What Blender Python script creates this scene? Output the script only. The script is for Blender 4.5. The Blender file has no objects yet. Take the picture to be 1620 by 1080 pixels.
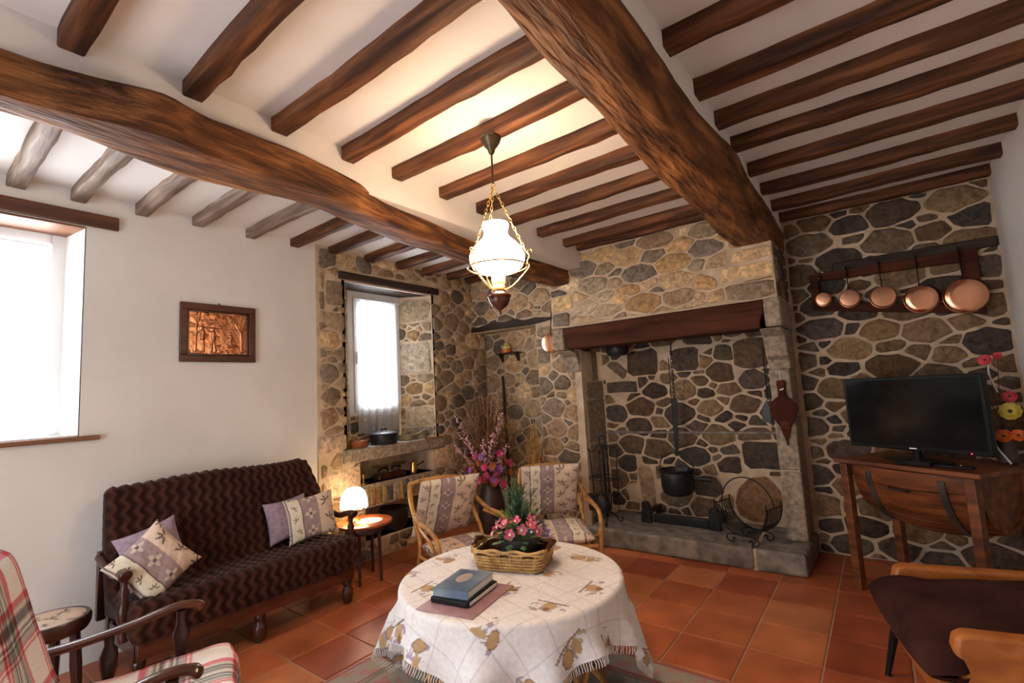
import bpy, math, random
import numpy as np
from mathutils import Vector, Matrix

# ---------------------------------------------------------------- camera, world, lights, exposure
SC = bpy.context.scene
COL = SC.collection
cam_d = bpy.data.cameras.new('camera')
cam_d.sensor_width = 36.0
cam_d.lens = 764.122 / 1620 * 36
cam_d.clip_start = 0.02
cam = bpy.data.objects.new('camera', cam_d)
COL.objects.link(cam)
RC = ((0.79443, 0.604705, -0.056683), (0.108204, -0.04908, 0.992916), (-0.59764, 0.794936, 0.104422))
cam.matrix_world = Matrix(((RC[0][0], RC[1][0], -RC[2][0], 1.36457),
                           (RC[0][1], RC[1][1], -RC[2][1], -3.78029),
                           (RC[0][2], RC[1][2], -RC[2][2], 1.37128), (0, 0, 0, 1)))
SC.camera = cam
SC.view_settings.view_transform = 'Standard'
SC.view_settings.look = 'None'
SC.view_settings.gamma = 1.0
SC.view_settings.use_curve_mapping = False
SC.view_settings.exposure = 0.27

wd = bpy.data.worlds.new('world')
SC.world = wd
wd.use_nodes = True
bg = wd.node_tree.nodes['Background']
bg.inputs[0].default_value = (0.93, 0.97, 1.0, 1)      # bright overcast daylight outside
bg.inputs[1].default_value = 3.0


def area(name, loc, aim, sx, sy, power, col):
    l = bpy.data.lights.new(name, 'AREA')
    l.shape = 'RECTANGLE'
    l.size, l.size_y, l.energy, l.color = sx, sy, power, col
    o = bpy.data.objects.new(name, l)
    COL.objects.link(o)
    o.location = loc
    o.rotation_euler = (Vector(aim) - Vector(loc)).to_track_quat('-Z', 'Y').to_euler()
    return o


DAY = (0.90, 0.96, 1.0)
area('daylight_side_window', (-3.30, -3.60, 2.00), (0.0, -3.40, 1.5), 1.7, 1.8, 160, DAY)
area('daylight_stone_window', (-3.20, -0.75, 2.0), (0.0, -0.9, 1.3), 1.1, 1.6, 110, DAY)
area('added_front_fill', (-0.45, -5.50, 1.25), (-0.4, 0.0, 1.2), 1.7, 2.1, 40, DAY)  # added fill light behind the viewer, shining in through the made-up front opening

# ---------------------------------------------------------------- helpers
TILE = 0.335
XL, XR, YB, CEIL, YF = -2.32, 2.10, 0.75, 2.71, -5.1


def hexc(r, g, b):
    f = lambda c: (c / 255 / 12.92) if c <= 10.3 else ((c / 255 + 0.055) / 1.055) ** 2.4
    return (f(r), f(g), f(b))


def nd(nt, t, **kw):
    n = nt.nodes.new(t)
    for k, v in kw.items():
        setattr(n, k, v)
    return n


def pm(name, col, col2=None, rough=0.6, metal=0.0, scale=6.0, stretch=(1, 1, 1), detail=6.0, bump=0.0, bscale=40.0,
       bstretch=None, pos=False, objcol=False, attr=None, ramp=(0.35, 0.65), spec=0.5, col3=None, emit=None, estr=0.0,
       sheen=0.0, rvar=0.0, bdist=0.01, dist=0.0, coat=0.0):
    """one procedural principled material: noise ramp colour, optional per-object colour, attribute colour and bump"""
    m = bpy.data.materials.new(name)
    m.use_nodes = True
    nt = m.node_tree
    b = nt.nodes['Principled BSDF']
    L = nt.links.new
    b.inputs['Roughness'].default_value = rough
    b.inputs['Metallic'].default_value = metal
    b.inputs['Specular IOR Level'].default_value = spec
    if coat:
        b.inputs['Coat Weight'].default_value = coat
        b.inputs['Coat Roughness'].default_value = 0.15
    if sheen:
        b.inputs['Sheen Weight'].default_value = sheen
        b.inputs['Sheen Roughness'].default_value = 0.4
    src = nd(nt, 'ShaderNodeNewGeometry').outputs['Position'] if pos else nd(nt, 'ShaderNodeTexCoord').outputs['Object']
    out = None
    if attr:
        a = nd(nt, 'ShaderNodeAttribute', attribute_name=attr)
        out = a.outputs['Color']
    if col2 is not None:
        mp = nd(nt, 'ShaderNodeMapping')
        mp.inputs['Scale'].default_value = stretch
        L(src, mp.inputs['Vector'])
        nz = nd(nt, 'ShaderNodeTexNoise')
        nz.inputs['Scale'].default_value = scale
        nz.inputs['Detail'].default_value = detail
        nz.inputs['Distortion'].default_value = dist
        L(mp.outputs[0], nz.inputs['Vector'])
        cr = nd(nt, 'ShaderNodeValToRGB')
        cr.color_ramp.elements[0].position, cr.color_ramp.elements[1].position = ramp
        cr.color_ramp.elements[0].color = (*col, 1)
        cr.color_ramp.elements[1].color = (*col2, 1)
        if col3 is not None:
            e = cr.color_ramp.elements.new(0.5 * (ramp[0] + ramp[1]))
            e.color = (*col3, 1)
        L(nz.outputs['Fac'], cr.inputs[0])
        c = cr.outputs[0]
        if rvar:
            mr = nd(nt, 'ShaderNodeMapRange')
            mr.inputs['To Min'].default_value = max(0.02, rough - rvar)
            mr.inputs['To Max'].default_value = min(1, rough + rvar)
            L(nz.outputs['Fac'], mr.inputs[0])
            L(mr.outputs[0], b.inputs['Roughness'])
        if out is not None or objcol:
            if objcol:
                out = nd(nt, 'ShaderNodeObjectInfo').outputs['Color']
            mx = nd(nt, 'ShaderNodeMix', data_type='RGBA', blend_type='MULTIPLY')
            mx.inputs[0].default_value = 1.0
            L(out, mx.inputs[6])
            L(c, mx.inputs[7])
            out = mx.outputs[2]
        else:
            out = c
    elif objcol:
        out = nd(nt, 'ShaderNodeObjectInfo').outputs['Color']
    if out is not None:
        L(out, b.inputs['Base Color'])
    else:
        b.inputs['Base Color'].default_value = (*col, 1)
    if bump:
        mp2 = nd(nt, 'ShaderNodeMapping')
        mp2.inputs['Scale'].default_value = bstretch or stretch
        L(src, mp2.inputs['Vector'])
        n2 = nd(nt, 'ShaderNodeTexNoise')
        n2.inputs['Scale'].default_value = bscale
        n2.inputs['Detail'].default_value = 8
        L(mp2.outputs[0], n2.inputs['Vector'])
        bp = nd(nt, 'ShaderNodeBump')
        bp.inputs['Strength'].default_value = bump
        bp.inputs['Distance'].default_value = bdist
        L(n2.outputs['Fac'], bp.inputs['Height'])
        L(bp.outputs[0], b.inputs['Normal'])
    if emit:
        b.inputs['Emission Color'].default_value = (*emit, 1)
        b.inputs['Emission Strength'].default_value = estr
    return m


def V(*a):
    return np.array(a, float)


class MB:
    """collects shapes into one mesh"""

    def __init__(s):
        s.v, s.f, s.c = [], [], []

    def add(s, vs, fs):
        o = len(s.v)
        s.v.extend([tuple(float(q) for q in p) for p in vs])
        s.f.extend([tuple(i + o for i in f) for f in fs])
        return s

    def box(s, c, d, rz=0.0, rx=0.0, ry=0.0):
        M = Matrix.Rotation(rz, 3, 'Z') @ Matrix.Rotation(ry, 3, 'Y') @ Matrix.Rotation(rx, 3, 'X')
        vs = [tuple(M @ Vector((x * d[0] / 2, y * d[1] / 2, z * d[2] / 2)) + Vector(c)) for x in (-1, 1) for y in (-1, 1) for z in (-1, 1)]
        return s.add(vs, [(0, 1, 3, 2), (4, 6, 7, 5), (0, 4, 5, 1), (2, 3, 7, 6), (0, 2, 6, 4), (1, 5, 7, 3)])

    def bb(s, x0, x1, y0, y1, z0, z1):
        return s.box(((x0 + x1) / 2, (y0 + y1) / 2, (z0 + z1) / 2), (x1 - x0, y1 - y0, z1 - z0))

    def tube(s, pts, r, n=8, closed=False, caps=True, flat=1.0):
        P = [Vector(p) for p in pts]
        N = len(P)
        rr = r if hasattr(r, '__len__') else [r] * N
        T = []
        for i in range(N):
            a = P[(i - 1) % N] if (closed or i > 0) else P[i]
            b = P[(i + 1) % N] if (closed or i < N - 1) else P[i]
            d = b - a
            T.append(d.normalized() if d.length > 1e-9 else Vector((0, 0, 1)))
        up = Vector((0, 0, 1)) if abs(T[0].z) < 0.9 else Vector((1, 0, 0))
        u = (up - T[0] * up.dot(T[0])).normalized()
        vs = []
        for i in range(N):
            u = (u - T[i] * u.dot(T[i]))
            u = u.normalized() if u.length > 1e-6 else T[i].orthogonal().normalized()
            w = T[i].cross(u)
            for k in range(n):
                a = 2 * math.pi * k / n
                vs.append(P[i] + u * (rr[i] * flat * math.cos(a)) + w * (rr[i] * math.sin(a)))
        fs = []
        for i in range(N if closed else N - 1):
            j = (i + 1) % N
            for k in range(n):
                fs.append((i * n + k, i * n + (k + 1) % n, j * n + (k + 1) % n, j * n + k))
        if caps and not closed:
            fs.append(tuple(range(n - 1, -1, -1)))
            fs.append(tuple((N - 1) * n + k for k in range(n)))
        return s.add(vs, fs)

    def lathe(s, prof, c=(0, 0, 0), n=24, axis='Z', close=True):
        """prof = [(r, h)...] turned about an axis through c"""
        vs, fs = [], []
        for r, h in prof:
            for k in range(n):
                a = 2 * math.pi * k / n
                p = (r * math.cos(a), r * math.sin(a), h)
                if axis == 'X':
                    p = (p[2], p[0], p[1])
                elif axis == 'Y':
                    p = (p[0], p[2], p[1])
                vs.append((p[0] + c[0], p[1] + c[1], p[2] + c[2]))
        for i in range(len(prof) - 1):
            for k in range(n):
                q = (i * n + k, i * n + (k + 1) % n, (i + 1) * n + (k + 1) % n, (i + 1) * n + k)
                fs.append(q if axis != 'Y' else q[::-1])
        if close:
            fs.append(tuple(range(n - 1, -1, -1)))
            fs.append(tuple((len(prof) - 1) * n + k for k in range(n)))
        return s.add(vs, fs)

    def ell(s, c, r, n=12, m=8, rot=None):
        vs, fs = [], []
        for i in range(m + 1):
            t = math.pi * i / m
            for k in range(n):
                a = 2 * math.pi * k / n
                p = Vector((r[0] * math.sin(t) * math.cos(a), r[1] * math.sin(t) * math.sin(a), r[2] * math.cos(t)))
                if rot is not None:
                    p = rot @ p
                vs.append(p + Vector(c))
        for i in range(m):
            for k in range(n):
                fs.append((i * n + k, (i + 1) * n + k, (i + 1) * n + (k + 1) % n, i * n + (k + 1) % n))
        return s.add(vs, fs)

    def prism(s, poly, a, b, f):
        """poly 2D extruded between depths a and b; f(u, v, d) -> xyz"""
        n = len(poly)
        vs = [f(u, v, a) for u, v in poly] + [f(u, v, b) for u, v in poly]
        fs = [tuple(range(n)), tuple(range(2 * n - 1, n - 1, -1))] + [(k, k + n, (k + 1) % n + n, (k + 1) % n) for k in range(n)]
        return s.add(vs, fs)

    def grid(s, P, closed_u=False, closed_v=False):
        """P = array (nu, nv, 3)"""
        nu, nv = P.shape[:2]
        o = len(s.v)
        s.v.extend([tuple(p) for p in P.reshape(-1, 3).tolist()])
        for i in range(nu if closed_u else nu - 1):
            for j in range(nv if closed_v else nv - 1):
                i2, j2 = (i + 1) % nu, (j + 1) % nv
                s.f.append((o + i * nv + j, o + i2 * nv + j, o + i2 * nv + j2, o + i * nv + j2))
        return s

    def build(s, name, mat, parent=None, smooth=40, bevel=0.0, loc=None, rz=None, colors=None, fix=True, bseg=2):
        me = bpy.data.meshes.new(name)
        me.from_pydata(s.v, [], s.f)
        if fix:
            import bmesh
            bm = bmesh.new()
            bm.from_mesh(me)
            bmesh.ops.recalc_face_normals(bm, faces=bm.faces)
            bm.to_mesh(me)
            bm.free()
        me.update()
        if smooth:
            me.polygons.foreach_set('use_smooth', [True] * len(me.polygons))
            if smooth < 180:
                me.set_sharp_from_angle(angle=math.radians(smooth))
        if colors is not None:
            ca = me.color_attributes.new('Col', 'FLOAT_COLOR', 'POINT')
            cc = np.ones((len(s.v), 4), np.float32)
            cc[:, :3] = colors
            ca.data.foreach_set('color', cc.ravel())
        if mat is not None:
            me.materials.append(mat)
        o = bpy.data.objects.new(name, me)
        COL.objects.link(o)
        if parent is not None:
            o.parent = parent
        if loc is not None:
            o.location = loc
        if rz is not None:
            o.rotation_euler = (0, 0, rz)
        if bevel:
            md = o.modifiers.new('bevel', 'BEVEL')
            md.width, md.segments, md.limit_method = bevel, bseg, 'ANGLE'
        return o


def tag(o, label, cat, group=None):
    o['label'] = label
    o['category'] = cat
    if group:
        o['group'] = group
    return o


def thing(name, label, cat, loc=(0, 0, 0), rz=0.0, group=None):
    o = bpy.data.objects.new(name, None)
    o.empty_display_size = 0.1
    COL.objects.link(o)
    o.location = loc
    o.rotation_euler = (0, 0, rz)
    return tag(o, label, cat, group)


def struct(o):
    o['kind'] = 'structure'
    return o


def copy_tree(o, parent=None):
    c = o.copy()
    COL.objects.link(c)
    c.parent = parent
    for ch in list(o.children):
        copy_tree(ch, c)
    return c


def spline(pts, n=8, closed=False):
    """Catmull-Rom through pts"""
    P = [np.array(p, float) for p in pts]
    out = []
    N = len(P)
    for i in range(N if closed else N - 1):
        p0 = P[(i - 1) % N] if (closed or i > 0) else 2 * P[0] - P[1]
        p1, p2 = P[i], P[(i + 1) % N]
        p3 = P[(i + 2) % N] if (closed or i < N - 2) else 2 * P[-1] - P[-2]
        for k in range(n):
            t = k / n
            out.append(0.5 * (2 * p1 + (p2 - p0) * t + (2 * p0 - 5 * p1 + 4 * p2 - p3) * t * t + (3 * p1 - p0 - 3 * p2 + p3) * t ** 3))
    if not closed:
        out.append(P[-1])
    return out


def arc(c, r, a0, a1, n=16, plane='XZ'):
    out = []
    for k in range(n + 1):
        a = math.radians(a0 + (a1 - a0) * k / n)
        d = (r * math.cos(a), r * math.sin(a))
        out.append((c[0] + d[0], c[1], c[2] + d[1]) if plane == 'XZ' else (c[0], c[1] + d[0], c[2] + d[1]) if plane == 'YZ' else (c[0] + d[0], c[1] + d[1], c[2]))
    return out


def snoise(x, y, seed=0, oct=3):
    """cheap smooth 2D noise on numpy arrays, about -1..1"""
    r = np.random.RandomState(seed)
    t = np.zeros_like(np.asarray(x, float) + np.asarray(y, float))
    amp, fr = 1.0, 1.0
    for _ in range(oct):
        for _ in range(3):
            a, ph = r.uniform(0, 2 * np.pi), r.uniform(0, 2 * np.pi)
            t += amp / 3 * np.sin(fr * (np.cos(a) * x + np.sin(a) * y) + ph)
        amp *= 0.55
        fr *= 2.1
    return t


# ---------------------------------------------------------------- materials
M = {}
M['plaster'] = pm('white_plaster', (0.70, 0.66, 0.62), (0.76, 0.72, 0.68), rough=0.85, scale=2.0, bump=0.12, bscale=14, pos=True, spec=0.2)
M['ceil'] = pm('ceiling_plaster', (0.77, 0.73, 0.70), (0.82, 0.78, 0.75), rough=0.9, scale=2.0, bump=0.06, bscale=10, pos=True, spec=0.2)
M['mortar'] = pm('lime_mortar', hexc(186, 162, 136), hexc(212, 190, 164), rough=0.95, scale=9, bump=0.55, bscale=55, pos=True, spec=0.1)
M['stone'] = pm('field_stone', (0.55, 0.52, 0.50), (1.35, 1.32, 1.28), rough=0.9, scale=22, detail=12, bump=1.0, bscale=46, pos=True, objcol=True, spec=0.12, ramp=(0.3, 0.72), dist=0.8)
M['granite'] = pm('dressed_granite', hexc(126, 112, 98), hexc(176, 158, 138), rough=0.85, scale=30, detail=10, bump=0.4, bscale=90, pos=True, spec=0.2)
M['slab'] = pm('hearth_slate', hexc(104, 96, 90), hexc(150, 140, 130), rough=0.8, scale=12, detail=10, bump=0.6, bscale=45, pos=True, spec=0.2)
M['tile'] = pm('terracotta_tile', (0.74, 0.68, 0.62), (1.30, 1.36, 1.42), rough=0.36, scale=4.2, detail=5, bump=0.05, bscale=18, pos=True, objcol=True, rvar=0.12, ramp=(0.3, 0.7), spec=0.5)
M['grout'] = pm('tile_grout', hexc(176, 152, 130), hexc(194, 170, 148), rough=0.9, scale=8, pos=True)


def wood(name, dark, light, stretch, scale=3.0, rough=0.55, bump=0.5, mid=None, spec=0.4, bdist=0.008, coat=0.0, ramp=(0.32, 0.7)):
    return pm(name, dark, light, rough=rough, scale=scale, stretch=stretch, detail=9, bump=bump, bscale=scale * 2.5, bstretch=stretch, col3=mid, spec=spec, bdist=bdist, dist=0.5, coat=coat, ramp=ramp)


M['beam'] = wood('hewn_beam', hexc(58, 33, 20), hexc(168, 112, 64), (5.0, 0.8, 5.0), 3.6, rough=0.62, bump=1.0, mid=hexc(116, 72, 40), bdist=0.03, spec=0.25)
M['joist'] = wood('joist_wood', hexc(52, 30, 19), hexc(132, 84, 50), (0.6, 6, 6), 3.6, rough=0.62, bump=0.6, mid=hexc(90, 54, 32), spec=0.25)
M['joist_grey'] = wood('weathered_joist', hexc(98, 78, 66), hexc(176, 156, 140), (0.6, 6, 6), 4.0, rough=0.6, bump=0.7, mid=hexc(132, 110, 96))
M['mantel'] = wood('mantel_wood', hexc(56, 29, 19), hexc(94, 52, 34), (0.5, 5, 5), 3.0, rough=0.7, bump=0.3, mid=hexc(75, 40, 26), spec=0.12)
M['lintel'] = wood('red_brown_lintel', hexc(66, 34, 22), hexc(104, 60, 38), (5, 0.6, 5), 3.0, rough=0.45, bump=0.25)
M['sillwood'] = wood('sill_wood', hexc(116, 74, 50), hexc(150, 102, 72), (5, 0.6, 5), 3.0, rough=0.5, bump=0.2)
M['oldlintel'] = wood('blackened_lintel', hexc(34, 24, 19), hexc(74, 56, 44), (5, 0.6, 5), 3.5, rough=0.6, bump=0.8, bdist=0.02)
M['oldlintelx'] = wood('blackened_lintel_cross', hexc(34, 24, 19), hexc(70, 52, 40), (0.6, 5, 5), 3.5, rough=0.6, bump=0.8, bdist=0.02)
M['darkwood'] = wood('dark_polished_wood', hexc(38, 18, 12), hexc(70, 34, 21), (3, 3, 0.7), 4.0, rough=0.28, bump=0.1, spec=0.6)
M['chairwood'] = wood('chair_wood', hexc(60, 28, 16), hexc(98, 50, 28), (4, 0.7, 4), 4.0, rough=0.25, bump=0.08, spec=0.6)
M['barrel'] = wood('barrel_wood', hexc(72, 36, 18), hexc(134, 74, 38), (0.6, 5, 5), 4.0, rough=0.45, bump=0.35, mid=hexc(104, 56, 28))
M['honey'] = wood('honey_plywood', hexc(150, 84, 38), hexc(186, 112, 54), (0.7, 3, 5), 3.0, rough=0.35, bump=0.08)
M['redwood'] = wood('reddish_table_wood', hexc(120, 58, 30), hexc(164, 88, 48), (0.8, 4, 4), 3.0, rough=0.3, bump=0.08)
M['rattan'] = wood('rattan_cane', hexc(150, 100, 48), hexc(206, 152, 84), (2, 2, 2), 9.0, rough=0.4, bump=0.15)
M['wicker'] = wood('basket_wicker', hexc(150, 108, 60), hexc(206, 164, 104), (3, 3, 3), 10.0, rough=0.55, bump=0.3)
M['iron'] = pm('black_wrought_iron', (0.012, 0.011, 0.011), (0.028, 0.026, 0.025), rough=0.55, metal=0.6, scale=30, bump=0.15, bscale=80)
M['castiron'] = pm('cast_iron', (0.010, 0.010, 0.011), (0.022, 0.022, 0.024), rough=0.42, metal=0.3, scale=20, bump=0.1, bscale=70)
M['copper'] = pm('polished_copper', (0.78, 0.36, 0.20), (0.90, 0.46, 0.28), rough=0.22, metal=1.0, scale=10, bump=0.04, bscale=26)
M['emboss'] = pm('embossed_copper', (0.42, 0.17, 0.085), (0.62, 0.29, 0.15), rough=0.33, metal=1.0, scale=14)
M['brass'] = pm('aged_brass', (0.50, 0.33, 0.11), (0.72, 0.50, 0.20), rough=0.28, metal=1.0, scale=16)
M['bronze'] = pm('dark_bronze', (0.06, 0.045, 0.03), (0.12, 0.085, 0.05), rough=0.4, metal=0.9, scale=20)
M['upvc'] = pm('white_window_frame', (0.78, 0.79, 0.80), (0.82, 0.83, 0.84), rough=0.35, scale=3)
M['black'] = pm('black_plastic', (0.008, 0.008, 0.008), (0.012, 0.012, 0.012), rough=0.35, scale=5, spec=0.15)
M['screen'] = pm('tv_screen', (0.006, 0.006, 0.007), (0.008, 0.008, 0.009), rough=0.10, scale=4, spec=0.25)
M['attr'] = pm('printed_cotton', (0.9, 0.9, 0.9), (1.06, 1.06, 1.06), rough=0.9, scale=160, detail=2, attr='Col', bump=0.15, bscale=420, bdist=0.002, spec=0.15, sheen=0.1)
M['cloth'] = pm('tablecloth_cotton', (0.93, 0.93, 0.93), (1.04, 1.04, 1.04), rough=0.85, scale=60, detail=2, attr='Col', spec=0.2)
M['lilac'] = pm('lilac_cotton', hexc(150, 130, 146), hexc(172, 152, 166), rough=0.9, scale=50, bump=0.15, bscale=300, spec=0.15, bdist=0.003)
M['plush'] = pm('brown_plush', (0.8, 0.8, 0.8), (1.25, 1.22, 1.2), rough=0.9, scale=9, detail=4, spec=0.08, sheen=0.15, bump=0.3, bscale=260, bdist=0.004, attr='Col')
M['fringe'] = pm('cotton_fringe', hexc(214, 208, 204), hexc(235, 230, 226), rough=0.9, scale=20)
M['aubergine'] = pm('dark_brown_velvet', hexc(48, 27, 24), hexc(70, 42, 38), rough=0.95, scale=5, spec=0.05, sheen=0.0, bump=0.2, bscale=160, bdist=0.003)
# ---------------------------------------------------------------- rubble stonework
def clip_half(poly, a, b, c):
    """keep a*x + b*y <= c"""
    out = []
    n = len(poly)
    for i in range(n):
        p, q = poly[i], poly[(i + 1) % n]
        dp, dq = a * p[0] + b * p[1] - c, a * q[0] + b * q[1] - c
        if dp <= 0:
            out.append(p)
        if (dp < 0 < dq) or (dq < 0 < dp):
            t = dp / (dp - dq)
            out.append((p[0] + t * (q[0] - p[0]), p[1] + t * (q[1] - p[1])))
    return out


def parea(p):
    return 0.5 * sum(p[i][0] * p[(i + 1) % len(p)][1] - p[(i + 1) % len(p)][0] * p[i][1] for i in range(len(p)))


def inset(poly, g):
    if parea(poly) < 0:
        poly = poly[::-1]
    out = list(poly)
    n = len(poly)
    for i in range(n):
        p, q = poly[i], poly[(i + 1) % n]
        dx, dy = q[0] - p[0], q[1] - p[1]
        l = math.hypot(dx, dy)
        if l < 1e-6:
            continue
        nx, ny = dy / l, -dx / l
        out = clip_half(out, nx, ny, nx * p[0] + ny * p[1] - g)
        if len(out) < 3:
            return []
    return out


PAL_GREY = [hexc(110, 100, 94), hexc(128, 114, 102), hexc(94, 88, 86), hexc(118, 98, 82), hexc(100, 82, 70), hexc(142, 124, 104), hexc(84, 76, 74)]
PAL_WARM = [hexc(168, 146, 116), hexc(178, 150, 110), hexc(158, 136, 112), hexc(142, 122, 104), hexc(182, 150, 104), hexc(120, 108, 100), hexc(104, 98, 98), hexc(160, 128, 92), hexc(150, 138, 120), hexc(172, 158, 136)]
PAL_MIX = [hexc(140, 122, 102), hexc(156, 134, 106), hexc(122, 110, 98), hexc(108, 98, 90), hexc(132, 110, 92), hexc(166, 146, 118), hexc(98, 92, 90), hexc(146, 120, 94), hexc(116, 98, 84)]
PAL_DARK = [hexc(92, 80, 72), hexc(106, 92, 80), hexc(80, 70, 66), hexc(118, 98, 80), hexc(86, 76, 74), hexc(126, 104, 82), hexc(74, 68, 68), hexc(134, 112, 84), hexc(100, 80, 66)]


def rubble(parent, rect, f, seed, pal, holes=(), big=0.072, asp=1.55, prot=0.014, extra=(), cap=300, dens=1.0, gj=0.0095, lum=1.0):
    """irregular stones over rect (u0,u1,v0,v1) of a wall; f(u,v,d)->xyz; each stone one object; extra = given polygons (poly, colour)"""
    rnd = random.Random(seed)
    u0, u1, v0, v1 = rect
    sites = []

    def inhole(u, v, e=0.0):
        return any(h[0] - e < u < h[1] + e and h[2] - e < v < h[3] + e for h in holes)
    ex = []
    for poly, c in extra:
        xs, ys = [p[0] for p in poly], [p[1] for p in poly]
        ex.append((min(xs), max(xs), min(ys), max(ys)))
    for r, tries in ((big * 1.15, 60), (big, 160), (big * 0.78, 500), (big * 0.58, 1200), (big * 0.40, 1800)):
        for _ in range(int(tries * max(0.3, (u1 - u0) * (v1 - v0) / 2.0) * dens)):
            u, v = rnd.uniform(u0, u1), rnd.uniform(v0, v1)
            if inhole(u, v, 0.012) or any(e[0] < u < e[1] and e[2] < v < e[3] for e in ex):
                continue
            rr = r * rnd.uniform(0.9, 1.1)
            if all(((u - a) / asp) ** 2 + (v - b) ** 2 > (0.90 * (rr + q)) ** 2 for a, b, q in sites):
                sites.append((u, v, rr))
    n0 = len(sites)
    ghosts = []
    for u, v, r in sites:
        for h in list(holes) + ex:
            ru = r * asp * 2.4
            if h[2] < v < h[3]:
                if 0 < h[0] - u < ru:
                    ghosts.append((2 * h[0] - u, v, r))
                if 0 < u - h[1] < ru:
                    ghosts.append((2 * h[1] - u, v, r))
            if h[0] < u < h[1]:
                if 0 < h[2] - v < r * 2.4:
                    ghosts.append((u, 2 * h[2] - v, r))
                if 0 < v - h[3] < r * 2.4:
                    ghosts.append((u, 2 * h[3] - v, r))
    alls = sites + ghosts
    polys = []
    for i in range(n0):
        su, sv, sr = sites[i]
        su /= asp
        poly = [(u0 / asp, v0), (u1 / asp, v0), (u1 / asp, v1), (u0 / asp, v1)]
        near = sorted(((a / asp - su) ** 2 + (b - sv) ** 2, a / asp, b, r) for a, b, r in alls)[1:28]
        for d2, a, b, r in near:
            if d2 < 1e-9:
                continue
            poly = clip_half(poly, 2 * (a - su), 2 * (b - sv), a * a + b * b - r * r - su * su - sv * sv + sr * sr)
            if len(poly) < 3:
                break
        if len(poly) < 3:
            continue
        # keep cells within a sensible reach of their own radius
        K = 1.5 * sr
        poly = clip_half(poly, 1, 0, su + K)
        poly = clip_half(poly, -1, 0, -su + K)
        poly = clip_half(poly, 0, 1, sv + K)
        poly = clip_half(poly, 0, -1, -sv + K)
        poly = [(p[0] * asp, p[1]) for p in poly]
        for h in list(holes) + ex:
            if len(poly) < 3:
                break
            xs, ys = [p[0] for p in poly], [p[1] for p in poly]
            if min(xs) < h[1] and max(xs) > h[0] and min(ys) < h[3] and max(ys) > h[2]:
                opts = [clip_half(poly, 1, 0, h[0]), clip_half(poly, -1, 0, -h[1]), clip_half(poly, 0, 1, h[2]), clip_half(poly, 0, -1, -h[3])]
                opts = [o for o in opts if len(o) > 2]
                poly = max(opts, key=lambda o: abs(parea(o))) if opts else []
        if len(poly) < 3:
            continue
        poly = inset(poly, rnd.uniform(0.75, 1.35) * gj)
        if len(poly) < 3 or abs(parea(poly)) < 0.00045:
            continue
        polys.append((poly, None))
    polys += [(inset(list(p), 0.004), c) for p, c in extra]
    polys.sort(key=lambda q: -abs(parea(q[0])))
    made = []
    rest = MB()
    for k, (poly, colr) in enumerate(polys):
        # cut corners and roughen
        cut = rnd.uniform(0.08, 0.24)
        q = []
        n = len(poly)
        for i in range(n):
            a, b = poly[i], poly[(i + 1) % n]
            l = math.hypot(b[0] - a[0], b[1] - a[1])
            if l < 0.006:
                q.append(((a[0] + b[0]) / 2, (a[1] + b[1]) / 2))
                continue
            for t in ((cut, 1 - cut) if l < 0.09 else (cut * 0.7, 0.5, 1 - cut * 0.7)):
                jj = 0.09 * l if l < 0.09 else 0.06 * l
                q.append((a[0] + t * (b[0] - a[0]) + rnd.uniform(-jj, jj) * 0.6, a[1] + t * (b[1] - a[1]) + rnd.uniform(-jj, jj) * 0.6))
        if len(q) < 4:
            continue
        cu, cv = sum(p[0] for p in q) / len(q), sum(p[1] for p in q) / len(q)
        hgt = rnd.uniform(0.5, 1.25) * prot
        tu, tv = rnd.uniform(-0.05, 0.05), rnd.uniform(-0.05, 0.05)
        m = len(q)
        vs, fs = [], []
        for s_, d in ((1.0, -0.012), (1.0, hgt * 0.45), (0.86, hgt)):
            for a, b in q:
                du, dv = (a - cu) * s_, (b - cv) * s_
                vs.append(Vector(f(cu + du, cv + dv, d + (tu * du + tv * dv if d > 0 else 0) + (rnd.uniform(-0.1, 0.1) * hgt if d > 0 else 0))))
        for r in range(2):
            for i in range(m):
                fs.append((r * m + i, r * m + (i + 1) % m, (r + 1) * m + (i + 1) % m, (r + 1) * m + i))
        fs.append(tuple(2 * m + i for i in range(m)))
        if k >= cap:
            rest.add(vs, fs)
            continue
        c0 = Vector(f(cu, cv, 0))
        mb = MB().add([p - c0 for p in vs], fs)
        o = mb.build('stone', M['stone'], parent, smooth=60, loc=c0)
        c = colr or pal[rnd.randrange(len(pal))]
        g = rnd.uniform(0.72, 1.25) * lum
        w = rnd.uniform(-0.04, 0.04)
        lm = 0.38 * c[0] + 0.45 * c[1] + 0.17 * c[2]
        c = tuple(0.76 * q + 0.24 * lm * t for q, t in zip(c, (1.14, 0.98, 0.76)))
        o.color = (c[0] * g * (1.05 + w), c[1] * g * 0.99, c[2] * g * (0.88 - w), 1)
        made.append(o)
    if rest.v:
        o = rest.build('small_stones', M['stone'], parent, smooth=60)
        o.color = (*pal[0], 1)
        o['kind'] = 'stuff'
    return made


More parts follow.
